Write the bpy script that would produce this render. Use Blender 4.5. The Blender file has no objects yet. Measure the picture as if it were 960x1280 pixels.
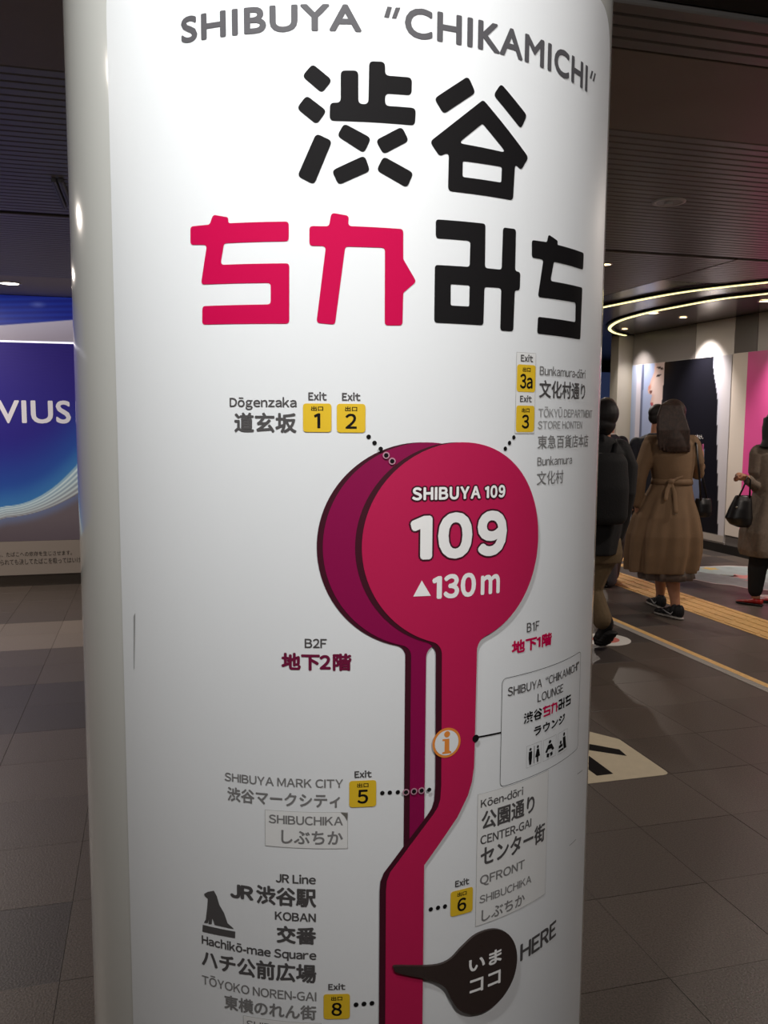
import bpy, bmesh, math, random
from mathutils import Vector, Matrix
random.seed(7)
SC = bpy.context.scene
COL = SC.collection
PI = math.pi

# ------------------------------------------------------------------ camera
# World axes follow the passage: +Y runs along it, +X across it, metres, floor at z = 0.
CAM_H = 1.45
YAW = math.atan(.27)
PITCH, ROLL, FPX = .105651595, .00601089, 1071.885
CY_, SY_ = math.cos(YAW), math.sin(YAW)


def to_world(x, y):
    return (x * CY_ + y * SY_, -x * SY_ + y * CY_)


def view_axis(v):
    a, b = to_world(v[0], v[1])
    return Vector((a, b, v[2]))


cp, sp, cr, sr = math.cos(PITCH), math.sin(PITCH), math.cos(ROLL), math.sin(ROLL)
right = view_axis((cr, sr * sp, sr * cp))
up = view_axis((-sr, cr * sp, cr * cp))
fwd = view_axis((0, cp, -sp))
cam_data = bpy.data.cameras.new('camera')
cam_data.sensor_fit = 'VERTICAL'
cam_data.sensor_height = 36
cam_data.lens = FPX / 1280 * 36
cam_data.clip_start = .02
camera = bpy.data.objects.new('camera', cam_data)
COL.objects.link(camera)
M = Matrix((right, up, -fwd)).transposed().to_4x4()
M.translation = (0, 0, CAM_H)
camera.matrix_world = M
SC.camera = camera

# ------------------------------------------------------------------ view, world, large lights
SC.view_settings.view_transform = 'Standard'
SC.view_settings.look = 'None'
SC.view_settings.gamma = 1
SC.view_settings.exposure = 0
SC.view_settings.use_curve_mapping = False
world = bpy.data.worlds.new('world')
SC.world = world
world.use_nodes = True
world.node_tree.nodes['Background'].inputs[0].default_value = (.9, .93, 1, 1)
world.node_tree.nodes['Background'].inputs[1].default_value = .02


def lamp(kind, name, loc, energy, color=(1, .96, .9), size=.1, aim=None, spot=60, blend=.6, sy=None):
    d = bpy.data.lights.new(name, kind)
    d.energy = energy
    d.color = color
    if kind == 'AREA':
        d.size = size
        if sy:
            d.shape = 'RECTANGLE'
            d.size_y = sy
        else:
            d.shape = 'DISK'
    else:
        d.shadow_soft_size = size
    if kind == 'SPOT':
        d.spot_size = math.radians(spot)
        d.spot_blend = blend
    o = bpy.data.objects.new(name, d)
    COL.objects.link(o)
    o.location = loc
    if aim is not None:
        o.rotation_euler = (Vector(aim) - Vector(loc)).to_track_quat('-Z', 'Y').to_euler()
    return o


# recessed downlight of the ceiling in front of the pillar (its fixture is built below)
KEY = to_world(-.30, .28)
lamp('SPOT', 'pillar_downlight', (KEY[0], KEY[1], 2.585), 86, (.97, 1, 1), .05, aim=(.22, 1.15, 1.95), spot=80, blend=.9)
FILL = [to_world(.75, -.3), to_world(-1.5, -.5)]  # unseen fill lamps added behind the viewer to brighten the pillar
for (fx, fy), e in zip(FILL, (27, 9)):
    lamp('AREA', 'pillar_fill_light', (fx, fy, 2.585), e, (1, .965, .94), .18, aim=(.33, 1.5, 1.0))
# unseen lamps added over the passage to brighten floor, people and walls
PASS = [(-2.2, 4.6, 36), (-1.9, 7.0, 34), (-1.7, 2.0, 7), (3.7, 3.3, 20), (5.2, 4.6, 26), (3.0, 6.6, 10), (4.6, 8.9, 36)]
for px, py, e in PASS:
    lamp('AREA', 'passage_fill_light', (px, py, 2.575), e, (1, .88, .78), .08, aim=(px, py, 0))


# ------------------------------------------------------------------ helpers
def ray(px, py):
    x, y = (px - 480) / FPX, -(py - 640) / FPX
    x, y = cr * x - sr * y, sr * x + cr * y
    return (x, cp + y * sp, -sp + y * cp)


def on_z(px, py, z=0):
    d = ray(px, py)
    t = (z - CAM_H) / d[2]
    a, b = to_world(d[0] * t, d[1] * t)
    return (a, b)


def on_plane(px, py, axis, val):
    d = ray(px, py)
    w = to_world(d[0], d[1])
    t = val / w[axis]
    return (w[0] * t, w[1] * t, CAM_H + d[2] * t)


PR = .45
PX, PY = -.0771055, 1.55036784


def S(px, py):
    """pixel of the photograph -> (arc length, height) on the pillar"""
    d = ray(px, py)
    a = d[0] ** 2 + d[1] ** 2
    b = -(d[0] * PX + d[1] * PY)
    c = PX * PX + PY * PY - PR * PR
    D = max(b * b - a * c, 0)
    t = (-b - math.sqrt(D)) / a
    return (math.atan2(d[0] * t - PX, -(d[1] * t - PY)) * PR, CAM_H + d[2] * t)


def lin(h):
    h = h.lstrip('#')
    out = []
    for i in (0, 2, 4):
        v = int(h[i:i + 2], 16) / 255
        out.append(v / 12.92 if v <= .04045 else ((v + .055) / 1.055) ** 2.4)
    return (*out, 1)


MATS = {}


def mat(name, col, rough=.6, metal=0, spec=.5, noise=0, nscale=20, bump=0, bscale=60, emit=0, vary=0, coat=0):
    if name in MATS:
        return MATS[name]
    m = bpy.data.materials.new(name)
    MATS[name] = m
    m.use_nodes = True
    nt = m.node_tree
    b = nt.nodes['Principled BSDF']
    c = lin(col) if isinstance(col, str) else (*col, 1)
    b.inputs['Base Color'].default_value = c
    b.inputs['Roughness'].default_value = rough
    b.inputs['Metallic'].default_value = metal
    b.inputs['Specular IOR Level'].default_value = spec
    b.inputs['Coat Weight'].default_value = coat
    src = None
    if noise or bump:
        tc = nt.nodes.new('ShaderNodeTexCoord')
    if noise:
        n = nt.nodes.new('ShaderNodeTexNoise')
        n.inputs['Scale'].default_value = nscale
        n.inputs['Detail'].default_value = 6
        nt.links.new(tc.outputs['Object'], n.inputs['Vector'])
        r = nt.nodes.new('ShaderNodeMapRange')
        r.inputs['From Min'].default_value = .3
        r.inputs['From Max'].default_value = .7
        r.inputs['To Min'].default_value = 1 - noise
        r.inputs['To Max'].default_value = 1 + noise
        nt.links.new(n.outputs[0], r.inputs[0])
        src = r.outputs[0]
    if vary:
        oi = nt.nodes.new('ShaderNodeObjectInfo')
        r2 = nt.nodes.new('ShaderNodeMapRange')
        r2.inputs['To Min'].default_value = 1 - vary
        r2.inputs['To Max'].default_value = 1 + vary
        nt.links.new(oi.outputs['Random'], r2.inputs[0])
        if src:
            mm = nt.nodes.new('ShaderNodeMath')
            mm.operation = 'MULTIPLY'
            nt.links.new(src, mm.inputs[0])
            nt.links.new(r2.outputs[0], mm.inputs[1])
            src = mm.outputs[0]
        else:
            src = r2.outputs[0]
    if src:
        vm = nt.nodes.new('ShaderNodeVectorMath')
        vm.operation = 'SCALE'
        vm.inputs[0].default_value = c[:3]
        nt.links.new(src, vm.inputs['Scale'])
        nt.links.new(vm.outputs[0], b.inputs['Base Color'])
    if bump:
        n = nt.nodes.new('ShaderNodeTexNoise')
        n.inputs['Scale'].default_value = bscale
        n.inputs['Detail'].default_value = 4
        nt.links.new(tc.outputs['Object'], n.inputs['Vector'])
        bp = nt.nodes.new('ShaderNodeBump')
        bp.inputs['Strength'].default_value = bump
        bp.inputs['Distance'].default_value = .01
        nt.links.new(n.outputs[0], bp.inputs['Height'])
        nt.links.new(bp.outputs[0], b.inputs['Normal'])
    if emit:
        b.inputs['Emission Color'].default_value = c
        b.inputs['Emission Strength'].default_value = emit
    return m


def print_mat(name, rough=.4, glow=0):
    """flat print: colour comes from the colour attribute that the script computes"""
    m = bpy.data.materials.new(name)
    m.use_nodes = True
    nt = m.node_tree
    a = nt.nodes.new('ShaderNodeAttribute')
    a.attribute_name = 'print'
    b = nt.nodes['Principled BSDF']
    b.inputs['Roughness'].default_value = rough
    nt.links.new(a.outputs['Color'], b.inputs['Base Color'])
    if glow:
        nt.links.new(a.outputs['Color'], b.inputs['Emission Color'])
        b.inputs['Emission Strength'].default_value = glow
    return m


def link(name, me, parent=None, m=None, kind=None, smooth=False):
    o = bpy.data.objects.new(name, me)
    COL.objects.link(o)
    if parent:
        o.parent = parent
    if m:
        me.materials.clear()
        me.materials.append(m)
    if kind:
        o['kind'] = kind
    if smooth:
        me.shade_smooth()
    return o


def root(name, loc=(0, 0, 0), rz=0, kind=None):
    o = bpy.data.objects.new(name, None)
    o.empty_display_size = .1
    COL.objects.link(o)
    o.location = loc
    o.rotation_euler = (0, 0, rz)
    if kind:
        o['kind'] = kind
    return o


def tag(o, label, cat, group=None):
    o['label'] = label
    o['category'] = cat
    if group:
        o['group'] = group
    return o


def bm_mesh(bm, name='mesh'):
    me = bpy.data.meshes.new(name)
    bm.to_mesh(me)
    bm.free()
    return me


def add_box(bm, x0, x1, y0, y1, z0, z1, bev=0):
    vs = [bm.verts.new((x, y, z)) for z in (z0, z1) for y in (y0, y1) for x in (x0, x1)]
    fs = [bm.faces.new([vs[i] for i in f]) for f in ((0, 2, 3, 1), (4, 5, 7, 6), (0, 1, 5, 4), (2, 6, 7, 3), (0, 4, 6, 2), (1, 3, 7, 5))]
    if bev:
        es = list({e for f in fs for e in f.edges})
        bmesh.ops.bevel(bm, geom=es, offset=bev, segments=1, affect='EDGES', profile=.5)
    return vs


def box(name, x0, x1, y0, y1, z0, z1, m, parent=None, bev=0, kind=None):
    bm = bmesh.new()
    add_box(bm, x0, x1, y0, y1, z0, z1, bev)
    return link(name, bm_mesh(bm), parent, m, kind)


def add_disc(bm, r, z0, z1, n=32, cx=0, cy=0, r2=None):
    r2 = r if r2 is None else r2
    a = [bm.verts.new((cx + r * math.cos(2 * PI * i / n), cy + r * math.sin(2 * PI * i / n), z0)) for i in range(n)]
    b = [bm.verts.new((cx + r2 * math.cos(2 * PI * i / n), cy + r2 * math.sin(2 * PI * i / n), z1)) for i in range(n)]
    for i in range(n):
        bm.faces.new((a[i], a[(i + 1) % n], b[(i + 1) % n], b[i]))
    bm.faces.new(a[::-1])
    bm.faces.new(b)


def lathe(bm, prof, n=32, cx=0, cy=0):
    rings = [[bm.verts.new((cx + r * math.cos(2 * PI * i / n), cy + r * math.sin(2 * PI * i / n), z)) for i in range(n)] for r, z in prof]
    for A, B in zip(rings, rings[1:]):
        for i in range(n):
            bm.faces.new((A[i], A[(i + 1) % n], B[(i + 1) % n], B[i]))


def tube(bm, pts, rad, n=10, closed_caps=True, flat=1.0):
    """round tube along points; rad is one radius or one per point; flat squashes it in depth"""
    P = [Vector(p) for p in pts]
    if not isinstance(rad, (list, tuple)):
        rad = [rad] * len(P)
    rings = []
    ref = Vector((0, 1, 0))
    for i, p in enumerate(P):
        t = (P[min(i + 1, len(P) - 1)] - P[max(i - 1, 0)]).normalized()
        r_ = ref if abs(t.dot(ref)) < .9 else Vector((1, 0, 0))
        u = t.cross(r_).normalized()
        v = u.cross(t).normalized()
        rings.append([bm.verts.new(p + u * (rad[i] * math.cos(2 * PI * k / n)) + v * (flat * rad[i] * math.sin(2 * PI * k / n))) for k in range(n)])
    for A, B in zip(rings, rings[1:]):
        for i in range(n):
            bm.faces.new((A[i], B[i], B[(i + 1) % n], A[(i + 1) % n]))
    if closed_caps:
        bm.faces.new(rings[0])
        bm.faces.new(rings[-1][::-1])


def rounded(pts, r, seg=4):
    """polygon with its corners rounded"""
    n = len(pts)
    out = []
    for i in range(n):
        p = Vector(pts[i]).to_2d() if len(pts[i]) > 2 else Vector(pts[i])
        a, b = Vector(pts[i - 1]), Vector(pts[(i + 1) % n])
        da, db = (a - p), (b - p)
        la, lb = da.length, db.length
        if la < 1e-9 or lb < 1e-9:
            continue
        da.normalize()
        db.normalize()
        ang = math.acos(max(-1, min(1, da.dot(db))))
        d = min(r / max(math.tan(ang / 2), .15), la * .48, lb * .48)
        p0, p1 = p + da * d, p + db * d
        for k in range(seg + 1):
            t = k / seg
            out.append(tuple((1 - t) ** 2 * p0 + 2 * t * (1 - t) * p + t * t * p1))
    return out


def fill(polys):
    """2D outlines (outer ones and holes) -> filled flat mesh, through a filled curve"""
    cu = bpy.data.curves.new('c', 'CURVE')
    cu.dimensions = '2D'
    cu.fill_mode = 'BOTH'
    for pl in polys:
        s = cu.splines.new('POLY')
        s.points.add(len(pl) - 1)
        for q, p in zip(s.points, pl):
            q.co = (p[0], p[1], 0, 1)
        s.use_cyclic_u = True
    o = bpy.data.objects.new('c', cu)
    me = bpy.data.meshes.new_from_object(o)
    bpy.data.objects.remove(o)
    bpy.data.curves.remove(cu)
    return me


def text_mesh(body, space=1.0):
    cu = bpy.data.curves.new('t', 'FONT')
    cu.body = body
    cu.space_character = space
    cu.resolution_u = 4
    o = bpy.data.objects.new('t', cu)
    me = bpy.data.meshes.new_from_object(o)
    bpy.data.objects.remove(o)
    bpy.data.curves.remove(cu)
    return me


CAP = .682
HCAP = .735
GL = {}


def glyph(ch):
    """one letter as (triangulated outline, width), standing on the baseline; humanist letters and figures"""
    if ch in GL:
        return GL[ch]
    mac = {'ō': 'o', 'Ō': 'O', 'Ū': 'U'}.get(ch)
    base = mac or ch
    if base == 'I':
        me = fill([[(0, 0), (.098, 0), (.098, HCAP), (0, HCAP)]])
    elif base == '1':
        me = fill([[(.16, 0), (.262, 0), (.262, .70), (.18, .70), (0, .615), (.02, .53), (.16, .595)]])
    elif 'A' <= base <= 'Z' or 'a' <= base <= 'z' or '0' <= base <= '9':
        me = text_mesh(chr(ord(base) + 0xFEE0))
        if base.isdigit():
            for v in me.vertices:
                v.co.x *= .93
    else:
        me = text_mesh(base)
        for v in me.vertices:
            v.co *= HCAP / CAP if ord(base) < 0x3000 else 1
    xs = [v.co.x for v in me.vertices]
    x0, w = min(xs), max(xs) - min(xs)
    full = ord(base) >= 0x3000
    vs = [((v.co.x if full else v.co.x - x0), v.co.y) for v in me.vertices]
    fs = [tuple(p.vertices) for p in me.polygons]
    bpy.data.meshes.remove(me)
    if mac:
        top = (.70 if base == 'o' else .86)
        n = len(vs)
        vs += [(w * .2, top), (w * .8, top), (w * .8, top + .065), (w * .2, top + .065)]
        fs.append((n, n + 1, n + 2, n + 3))
    GL[ch] = (vs, fs, 1.0 if full else w, full)
    return GL[ch]


def compose(body, track=.095):
    bm = bmesh.new()
    x = 0
    for ch in body:
        if ch == ' ':
            x += .24
            continue
        vs, fs, w, full = glyph(ch)
        bv = [bm.verts.new((x + a, b, 0)) for a, b in vs]
        for f in fs:
            try:
                bm.faces.new([bv[i] for i in f])
            except ValueError:
                pass
        x += w + (0 if full else track)
    return bm


def fit_text(body, u0, u1, v0, v1, mode='latin', bold=0, space=1.0, layers=6, style='humanist'):
    """letters scaled into the rectangle u0..u1, v0..v1 (baseline and cap height, or the whole ink box for kanji and kana)"""
    if style == 'humanist' and any(ord(c) < 0x3000 and c != ' ' for c in body):
        bm = compose(body, .095 * space)
        cap = HCAP
    else:
        me = text_mesh(body, space)
        bm = bmesh.new()
        bm.from_mesh(me)
        bpy.data.meshes.remove(me)
        cap = CAP
    xs = [v.co.x for v in bm.verts]
    ys = [v.co.y for v in bm.verts]
    x0, x1 = min(xs), max(xs)
    y0, y1 = (0, cap) if mode == 'latin' else (min(ys), max(ys))
    u0 += bold
    u1 -= bold
    v0 += bold
    v1 -= bold
    for v in bm.verts:
        v.co.x = u0 + (v.co.x - x0) / (x1 - x0) * (u1 - u0)
        v.co.y = v0 + (v.co.y - y0) / (y1 - y0) * (v1 - v0)
        v.co.z = 0
    if bold:
        base = list(bm.faces)
        for k in range(layers):
            r = bmesh.ops.duplicate(bm, geom=base)
            dx, dy = bold * math.cos(2 * PI * k / layers), bold * math.sin(2 * PI * k / layers)
            for g in r['geom']:
                if isinstance(g, bmesh.types.BMVert):
                    g.co.x += dx
                    g.co.y += dy
                    g.co.z += 8e-6 * (k + 1)
    return bm


def bend(bm, r0, step=.0075):
    """wrap a flat (u, v, height) mesh round the pillar at radius r0"""
    us = [v.co.x for v in bm.verts]
    a, b = min(us), max(us)
    k = math.ceil(a / step)
    while k * step < b:
        bmesh.ops.bisect_plane(bm, geom=bm.verts[:] + bm.edges[:] + bm.faces[:], plane_co=(k * step, 0, 0), plane_no=(1, 0, 0), dist=1e-7)
        k += 1
    for v in bm.verts:
        th = v.co.x / PR
        r = r0 + v.co.z
        v.co = (r * math.sin(th), -r * math.cos(th), v.co.y)
    return bm


def thicken(bm, t):
    """give a flat outline a back and sides"""
    r = bmesh.ops.extrude_face_region(bm, geom=list(bm.faces))
    for g in r['geom']:
        if isinstance(g, bmesh.types.BMVert):
            g.co.z += t


def lin_rgb(r, g, b):
    f = lambda v: v / 12.92 if v <= .04045 else ((v + .055) / 1.055) ** 2.4
    return (f(max(0, min(1, r / 255))), f(max(0, min(1, g / 255))), f(max(0, min(1, b / 255))))


# ------------------------------------------------------------------ materials
m_tile = mat('dark_stone_tile', '5a514a', .42, noise=.42, nscale=190, vary=.10, bump=.12, bscale=160)
m_tile_dark = mat('darker_stone_tile', '48423f', .42, noise=.42, nscale=190, vary=.08, bump=.12, bscale=160)
m_tile_pale = mat('reflection_pale_stone_tile', '857a6f', .40, noise=.3, nscale=190, vary=.08, bump=.12, bscale=160)
m_grout = mat('grout', '59534e', .8)
m_slat = mat('dark_slat_metal', '84817e', .38, metal=.3)
m_plain = mat('brown_ceiling_panel', '8b8073', .5, noise=.05, nscale=3)
m_black = mat('black_void', '151312', .8)
m_gloss = mat('glossy_dark_panel', '5e5757', .22, metal=.35)
m_yel = mat('yellow_tactile', 'dfb474', .6, noise=.12, nscale=30)
m_pillar = mat('pillar_enamel', 'd2d1cb', .10, spec=.5)
m_panel = mat('sign_vinyl', 'e4e5e6', .42, spec=.35)
m_white = mat('white_print', 'f2f0ee', .45)
m_ink = mat('black_print', '141213', .7, spec=.12)
m_grey1 = mat('dark_grey_print', '4f4c4c', .5)
m_grey2 = mat('grey_print', '7b7978', .5)
m_grey3 = mat('pale_grey_print', '9b9a99', .5)
m_title = mat('title_grey_print', '504e51', .6, spec=.25)
m_pink = mat('crimson_print', 'c00046', .7, spec=.12)
m_disc = mat('crimson_route_print', 'b81c4e', .45, spec=.35)
m_back = mat('plum_route_print', '8a0c48', .38)
m_edge = mat('maroon_edge_print', '401020', .42)
m_yellow = mat('exit_yellow_print', 'e2ba2a', .42)
m_orange = mat('orange_print', 'e58a3a', .42)
m_here = mat('brown_marker', '352a27', .42)
m_sticker = mat('white_sticker', 'e4e3e1', .35)


# ------------------------------------------------------------------ floor
PIT = .3857
A0, B0 = -.262, 1.842
floor = root('floor', kind='structure')
box('grout_bed', -5.3, 9.2, -3.9, 15.2, -.06, -.0022, m_grout, floor)
bm = bmesh.new()
g_ = .0009
add_box(bm, g_, PIT - g_, g_, PIT - g_, -.012, 0, .0005)
tile_me = {}
base_me = bm_mesh(bm, 'floor_tile')
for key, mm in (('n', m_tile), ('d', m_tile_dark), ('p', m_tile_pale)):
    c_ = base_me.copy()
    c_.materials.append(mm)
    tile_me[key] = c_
stuff_bm = bmesh.new()
cells = []
for i in range(-13, 25):
    for j in range(-14, 35):
        a, b = A0 + i * PIT, B0 + j * PIT
        if i == 11:
            continue                                     # the tactile strip takes this row
        if a > 6.15 and b < 10.3:
            continue
        ca, cb = a + PIT / 2, b + PIT / 2
        fx, fy = ca * CY_ - cb * SY_, ca * SY_ + cb * CY_
        vis = False
        dist = fy
        if fy > 1.2:
            u = 480 + FPX * fx / fy
            w = 527 + FPX * CAM_H / fy
            vis = (-60 < u < 150 or 715 < u < 1010) and w < 1400 and not (b > 7.9 and a < 2.5)
        cells.append((not vis, dist, i, j, a, b))
cells.sort()
row_tone = {}
for n, (hid, dist, i, j, a, b) in enumerate(cells):
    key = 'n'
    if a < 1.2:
        key = {6: 'd', 7: 'd', 1: 'd', 2: 'n', 10: 'p', 11: 'p'}.get(j, 'n')  # pale rows: stone banding with the advertisement's reflection put into the colour
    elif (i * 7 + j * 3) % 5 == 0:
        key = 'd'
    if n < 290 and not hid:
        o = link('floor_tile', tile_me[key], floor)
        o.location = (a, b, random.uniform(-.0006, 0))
    else:
        add_box(stuff_bm, a + g_, a + PIT - g_, b + g_, b + PIT - g_, -.012, 0)
link('far_floor_tiles', bm_mesh(stuff_bm), floor, m_tile, 'stuff')

# tactile paving: square plates with raised bars along the passage, and blister plates where it branches
bars = bmesh.new()
add_box(bars, .002, PIT - .002, .002, PIT - .002, -.012, .001)
for k in range(4):
    x = PIT * (k + .5) / 4
    add_box(bars, x - .018, x + .018, .02, PIT - .02, .001, .006, .002)
bars_me = bm_mesh(bars)
bars_me.materials.append(m_yel)
dots_bm = bmesh.new()
add_box(dots_bm, .002, PIT - .002, .002, PIT - .002, -.012, .001)
for k in range(5):
    for l in range(5):
        add_disc(dots_bm, .014, .001, .006, 8, PIT * (k + .5) / 5, PIT * (l + .5) / 5, .009)
dots_me = bm_mesh(dots_bm)
dots_me.materials.append(m_yel)
tac = root('tactile_paving_strip', (A0 + 11 * PIT, B0, 0))
tag(tac, 'wide yellow tactile paving strip with raised bars running along the passage', 'tactile paving')
for j in range(-14, 33):
    o = link('tactile_tile', dots_me if j in (15, 16, 17) else bars_me, tac)
    o.location = (0, j * PIT, 0)
br = root('tactile_paving_branch', (A0 + 12 * PIT, 7.9, 0))
tag(br, 'pair of short yellow floor bars branching off the tactile strip', 'tactile paving')
for b0_, b1_ in ((-.27, -.13), (.05, .25)):
    box('yellow_bar', .002, .62, b0_, b1_, .0004, .005, m_yel, br, .001)

# thin drain strip: white slotted grille with a yellow edge
dr = root('drain_channel', (3.19, 3, 0))
tag(dr, 'narrow white slotted drain grille with a yellow edge set in the dark floor', 'drain')
box('yellow_edge', .055, .10, -6.5, 5.4, .0002, .003, m_yel, dr)
m_grille = mat('pale_grille', 'b9b4ad', .45, metal=.2)
box('grille_frame', .0, .006, -6.5, 5.4, .0002, .003, m_grille, dr)
box('grille_bed', .006, .054, -6.5, 5.4, .0002, .0012, mat('grille_dark', '4a4643', .7), dr)
bm = bmesh.new()
y = -6.5
while y < 5.4:
    add_box(bm, .006, .054, y, y + .013, .0012, .003)
    y += .019
link('grille_bars', bm_mesh(bm), dr, m_grille, 'stuff')


def floor_print(name, polys, z, m, parent=None, thick=.0008):
    me = fill(polys)
    bm = bmesh.new()
    bm.from_mesh(me)
    bpy.data.meshes.remove(me)
    for v in bm.verts:
        v.co.z = z
    thicken(bm, thick)
    return link(name, bm_mesh(bm), parent, m)


# floor stickers
ar = root('floor_sticker', (1.78, 3.27, 0))
tag(ar, 'cream square floor sticker with a thick black arrow beside the white pillar', 'sticker')
loc = lambda pts: [(p[0] - 1.78, p[1] - 3.27) for p in pts]
sq = [(1.48, 2.992), (2.045, 2.992), (2.045, 3.40), (1.93, 3.56), (1.48, 3.56)]
floor_print('backing', [rounded(loc(sq), .035)], .0003, mat('cream_floor_vinyl', 'd8ccb0', .5, noise=.04, nscale=20), ar)
z5 = lambda x, y: on_z(720 + x / 2.909, 840 + y / 2.909)
arrow1 = [z5(10, 256), z5(158, 283), z5(184, 306), z5(20, 281)]
arrow2 = [z5(20, 286), z5(135, 371), z5(76, 378), z5(0, 322)]
floor_print('arrow_print', [loc(arrow1)], .0012, m_ink, ar)
floor_print('arrow_print', [loc(arrow2)], .0012, m_ink, ar)

bs = root('floor_map_sticker', (5.3, 6.9, 0))
tag(bs, 'pale blue floor sticker with a white rim behind the woman in the beige coat', 'sticker')
blob = [(4.82, 7.22), (5.0, 7.40), (5.25, 7.46), (5.66, 7.45), (5.86, 7.33), (5.95, 7.0), (5.92, 6.55), (5.7, 6.2), (5.4, 6.05), (5.19, 6.22), (5.04, 6.35), (5.0, 6.53), (4.89, 6.62), (4.83, 6.9)]
cx, cy = 5.35, 6.85
bl = lambda s: rounded([((x - cx) * s + cx - 5.3, (y - cy) * s + cy - 6.9) for x, y in blob], .14, 5)
floor_print('rim', [bl(1.0)], .0003, mat('white_floor_vinyl', 'd9d7d2', .5), bs)
floor_print('picture', [bl(.94)], .0012, mat('pale_blue_vinyl', 'a9bfbd', .5, noise=.12, nscale=9), bs)
for (px, py), s, c in (((888, 711), .07, 'd8c273'), ((928, 721), .10, 'd99a92'), ((915, 720), .05, '8fa6a0'), ((905, 719), .04, '93a79c'), ((940, 726), .06, 'd8a79e')):
    q = on_z(px, py)
    pg = [(q[0] - 5.3 + s * (1 + .3 * math.sin(5 * k)) * math.cos(k), q[1] - 6.9 + s * (1 + .3 * math.sin(5 * k)) * math.sin(k)) for k in [i * PI / 8 for i in range(16)]]
    floor_print('printed_patch', [pg], .0021, mat('patch_' + c, c, .5), bs, .0004)


def round_sticker(px, py, ra, rb, label, inner):
    q = on_z(px, py)
    r = root('round_floor_sticker', (q[0], q[1], 0))
    tag(r, label, 'sticker')
    el = lambda s: [(ra * s * math.cos(k * PI / 16), rb * s * math.sin(k * PI / 16)) for k in range(32)]
    floor_print('rim', [el(1)], .0003, MATS['white_floor_vinyl'], r)
    floor_print('centre', [el(.55)], .0012, mat('sticker_' + inner, inner, .5), r)


round_sticker(757, 799.5, .165, .165, 'round white floor sticker with a coral centre beside the black boot', 'd0736a')
round_sticker(966, 748, .12, .15, 'round white floor sticker with a pale pink centre beyond the red shoe', 'e0b6b0')

# ------------------------------------------------------------------ ceiling
ceil = root('ceiling', (0, 0, 0), kind='structure')
box('ceiling_slab', -5.3, 9.2, -3.9, 15.2, 2.70, 2.8, m_black, ceil)
box('plain_panel', -5.3, 9.2, 2.51, 3.165, 2.60, 2.64, m_plain, ceil, .002)
box('black_panel', -5.3, 9.2, -3.9, 2.23, 2.615, 2.64, m_black, ceil)
box('joint_bar', -5.3, 9.2, 5.30, 5.36, 2.612, 2.64, m_black, ceil)
m_band = mat('grey_ceiling_band', 'b0a89c', .5)
box('grey_band', -5.3, 4.02, 7.65, 8.80, 2.60, 2.64, m_band, ceil, .002)
box('glossy_panel', 4.03, 9.2, 6.30, 15.2, 2.603, 2.64, m_gloss, ceil, .002)
box('far_panel', -5.3, 4.02, 8.82, 15.2, 2.60, 2.64, m_gloss, ceil, .002)
# the fine line where two fields of slats meet
SP = .0675


def slat_mesh(x0, x1):
    bm = bmesh.new()
    add_box(bm, x0, x1, .004, SP - .004, 0, .022, .0045)
    me = bm_mesh(bm, 'slat')
    me.materials.append(m_slat)
    return me


wide, left_, right_ = slat_mesh(-5.3, 9.2), slat_mesh(-5.3, 4.015), slat_mesh(4.03, 9.2)


def slats(b0, b1, me):
    n = round((b1 - b0) / SP)
    for k in range(n):
        o = link('ceiling_slat', me, ceil)
        o.location = (0, b0 + k * (b1 - b0) / n, 2.60)


slats(2.235, 2.505, wide)
slats(3.17, 5.295, wide)
slats(5.365, 7.645, left_)
slats(5.365, 6.295, right_)

# ------------------------------------------------------------------ far setting
m_wallgrey = mat('grey_wall', '6f6a66', .6)
m_dark = mat('dark_wall', '2a2727', .5)
box('wall_back', -5.3, 9.2, 15.0, 15.15, 0, 2.7, m_dark, kind='structure')
box('wall_left', -5.3, -5.15, -3.9, 15, 0, 2.7, m_wallgrey, kind='structure')
box('wall_behind', -5.3, 9.2, -3.9, -3.75, 0, 2.7, m_wallgrey, kind='structure')

# right wall: tall alternating panels
WX = 6.16
wr = root('wall_right', (WX, 0, 0), kind='structure')
box('wall_core', .02, .2, -3.75, 10.24, 0, 2.7, m_dark, wr)
m_wp_dark = mat('dark_grey_wall_panel', '6b6664', .3)
m_wp_white = mat('white_wall_panel', 'd8d3ce', .32)
m_wp_mid = mat('light_grey_wall_panel', 'bab5b2', .32)
edges = [10.24, 8.88, 8.18, 7.81, 7.1, 6.4, 5.7, 5.0, 4.3, 3.6, 2.9]
pm = [mat('mid_grey_wall_panel', '8f8a88', .3), m_wp_white, m_wp_dark, m_wp_mid, m_wp_white, m_wp_mid, m_wp_dark, m_wp_white, m_wp_mid, m_wp_dark]
for (e0, e1), mm in zip(zip(edges, edges[1:]), pm):
    box('wall_panel', 0, .02, e1 + .003, e0 - .003, .095, 2.60, mm, wr, .002)
box('wall_panel', 0, .02, -3.75, 2.89, .095, 2.60, m_wp_mid, wr, .002)
box('baseboard_right', WX - .012, WX + .02, -3.75, 10.24, 0, .093, mat('black_baseboard', '1d1b1a', .35), kind='structure')
# end post of that wall
post = box('wall_end_post', 5.965, 6.36, 10.27, 10.47, 0, 2.60, mat('cream_post', 'b9b3a6', .45), bev=.004, kind='structure')
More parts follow.
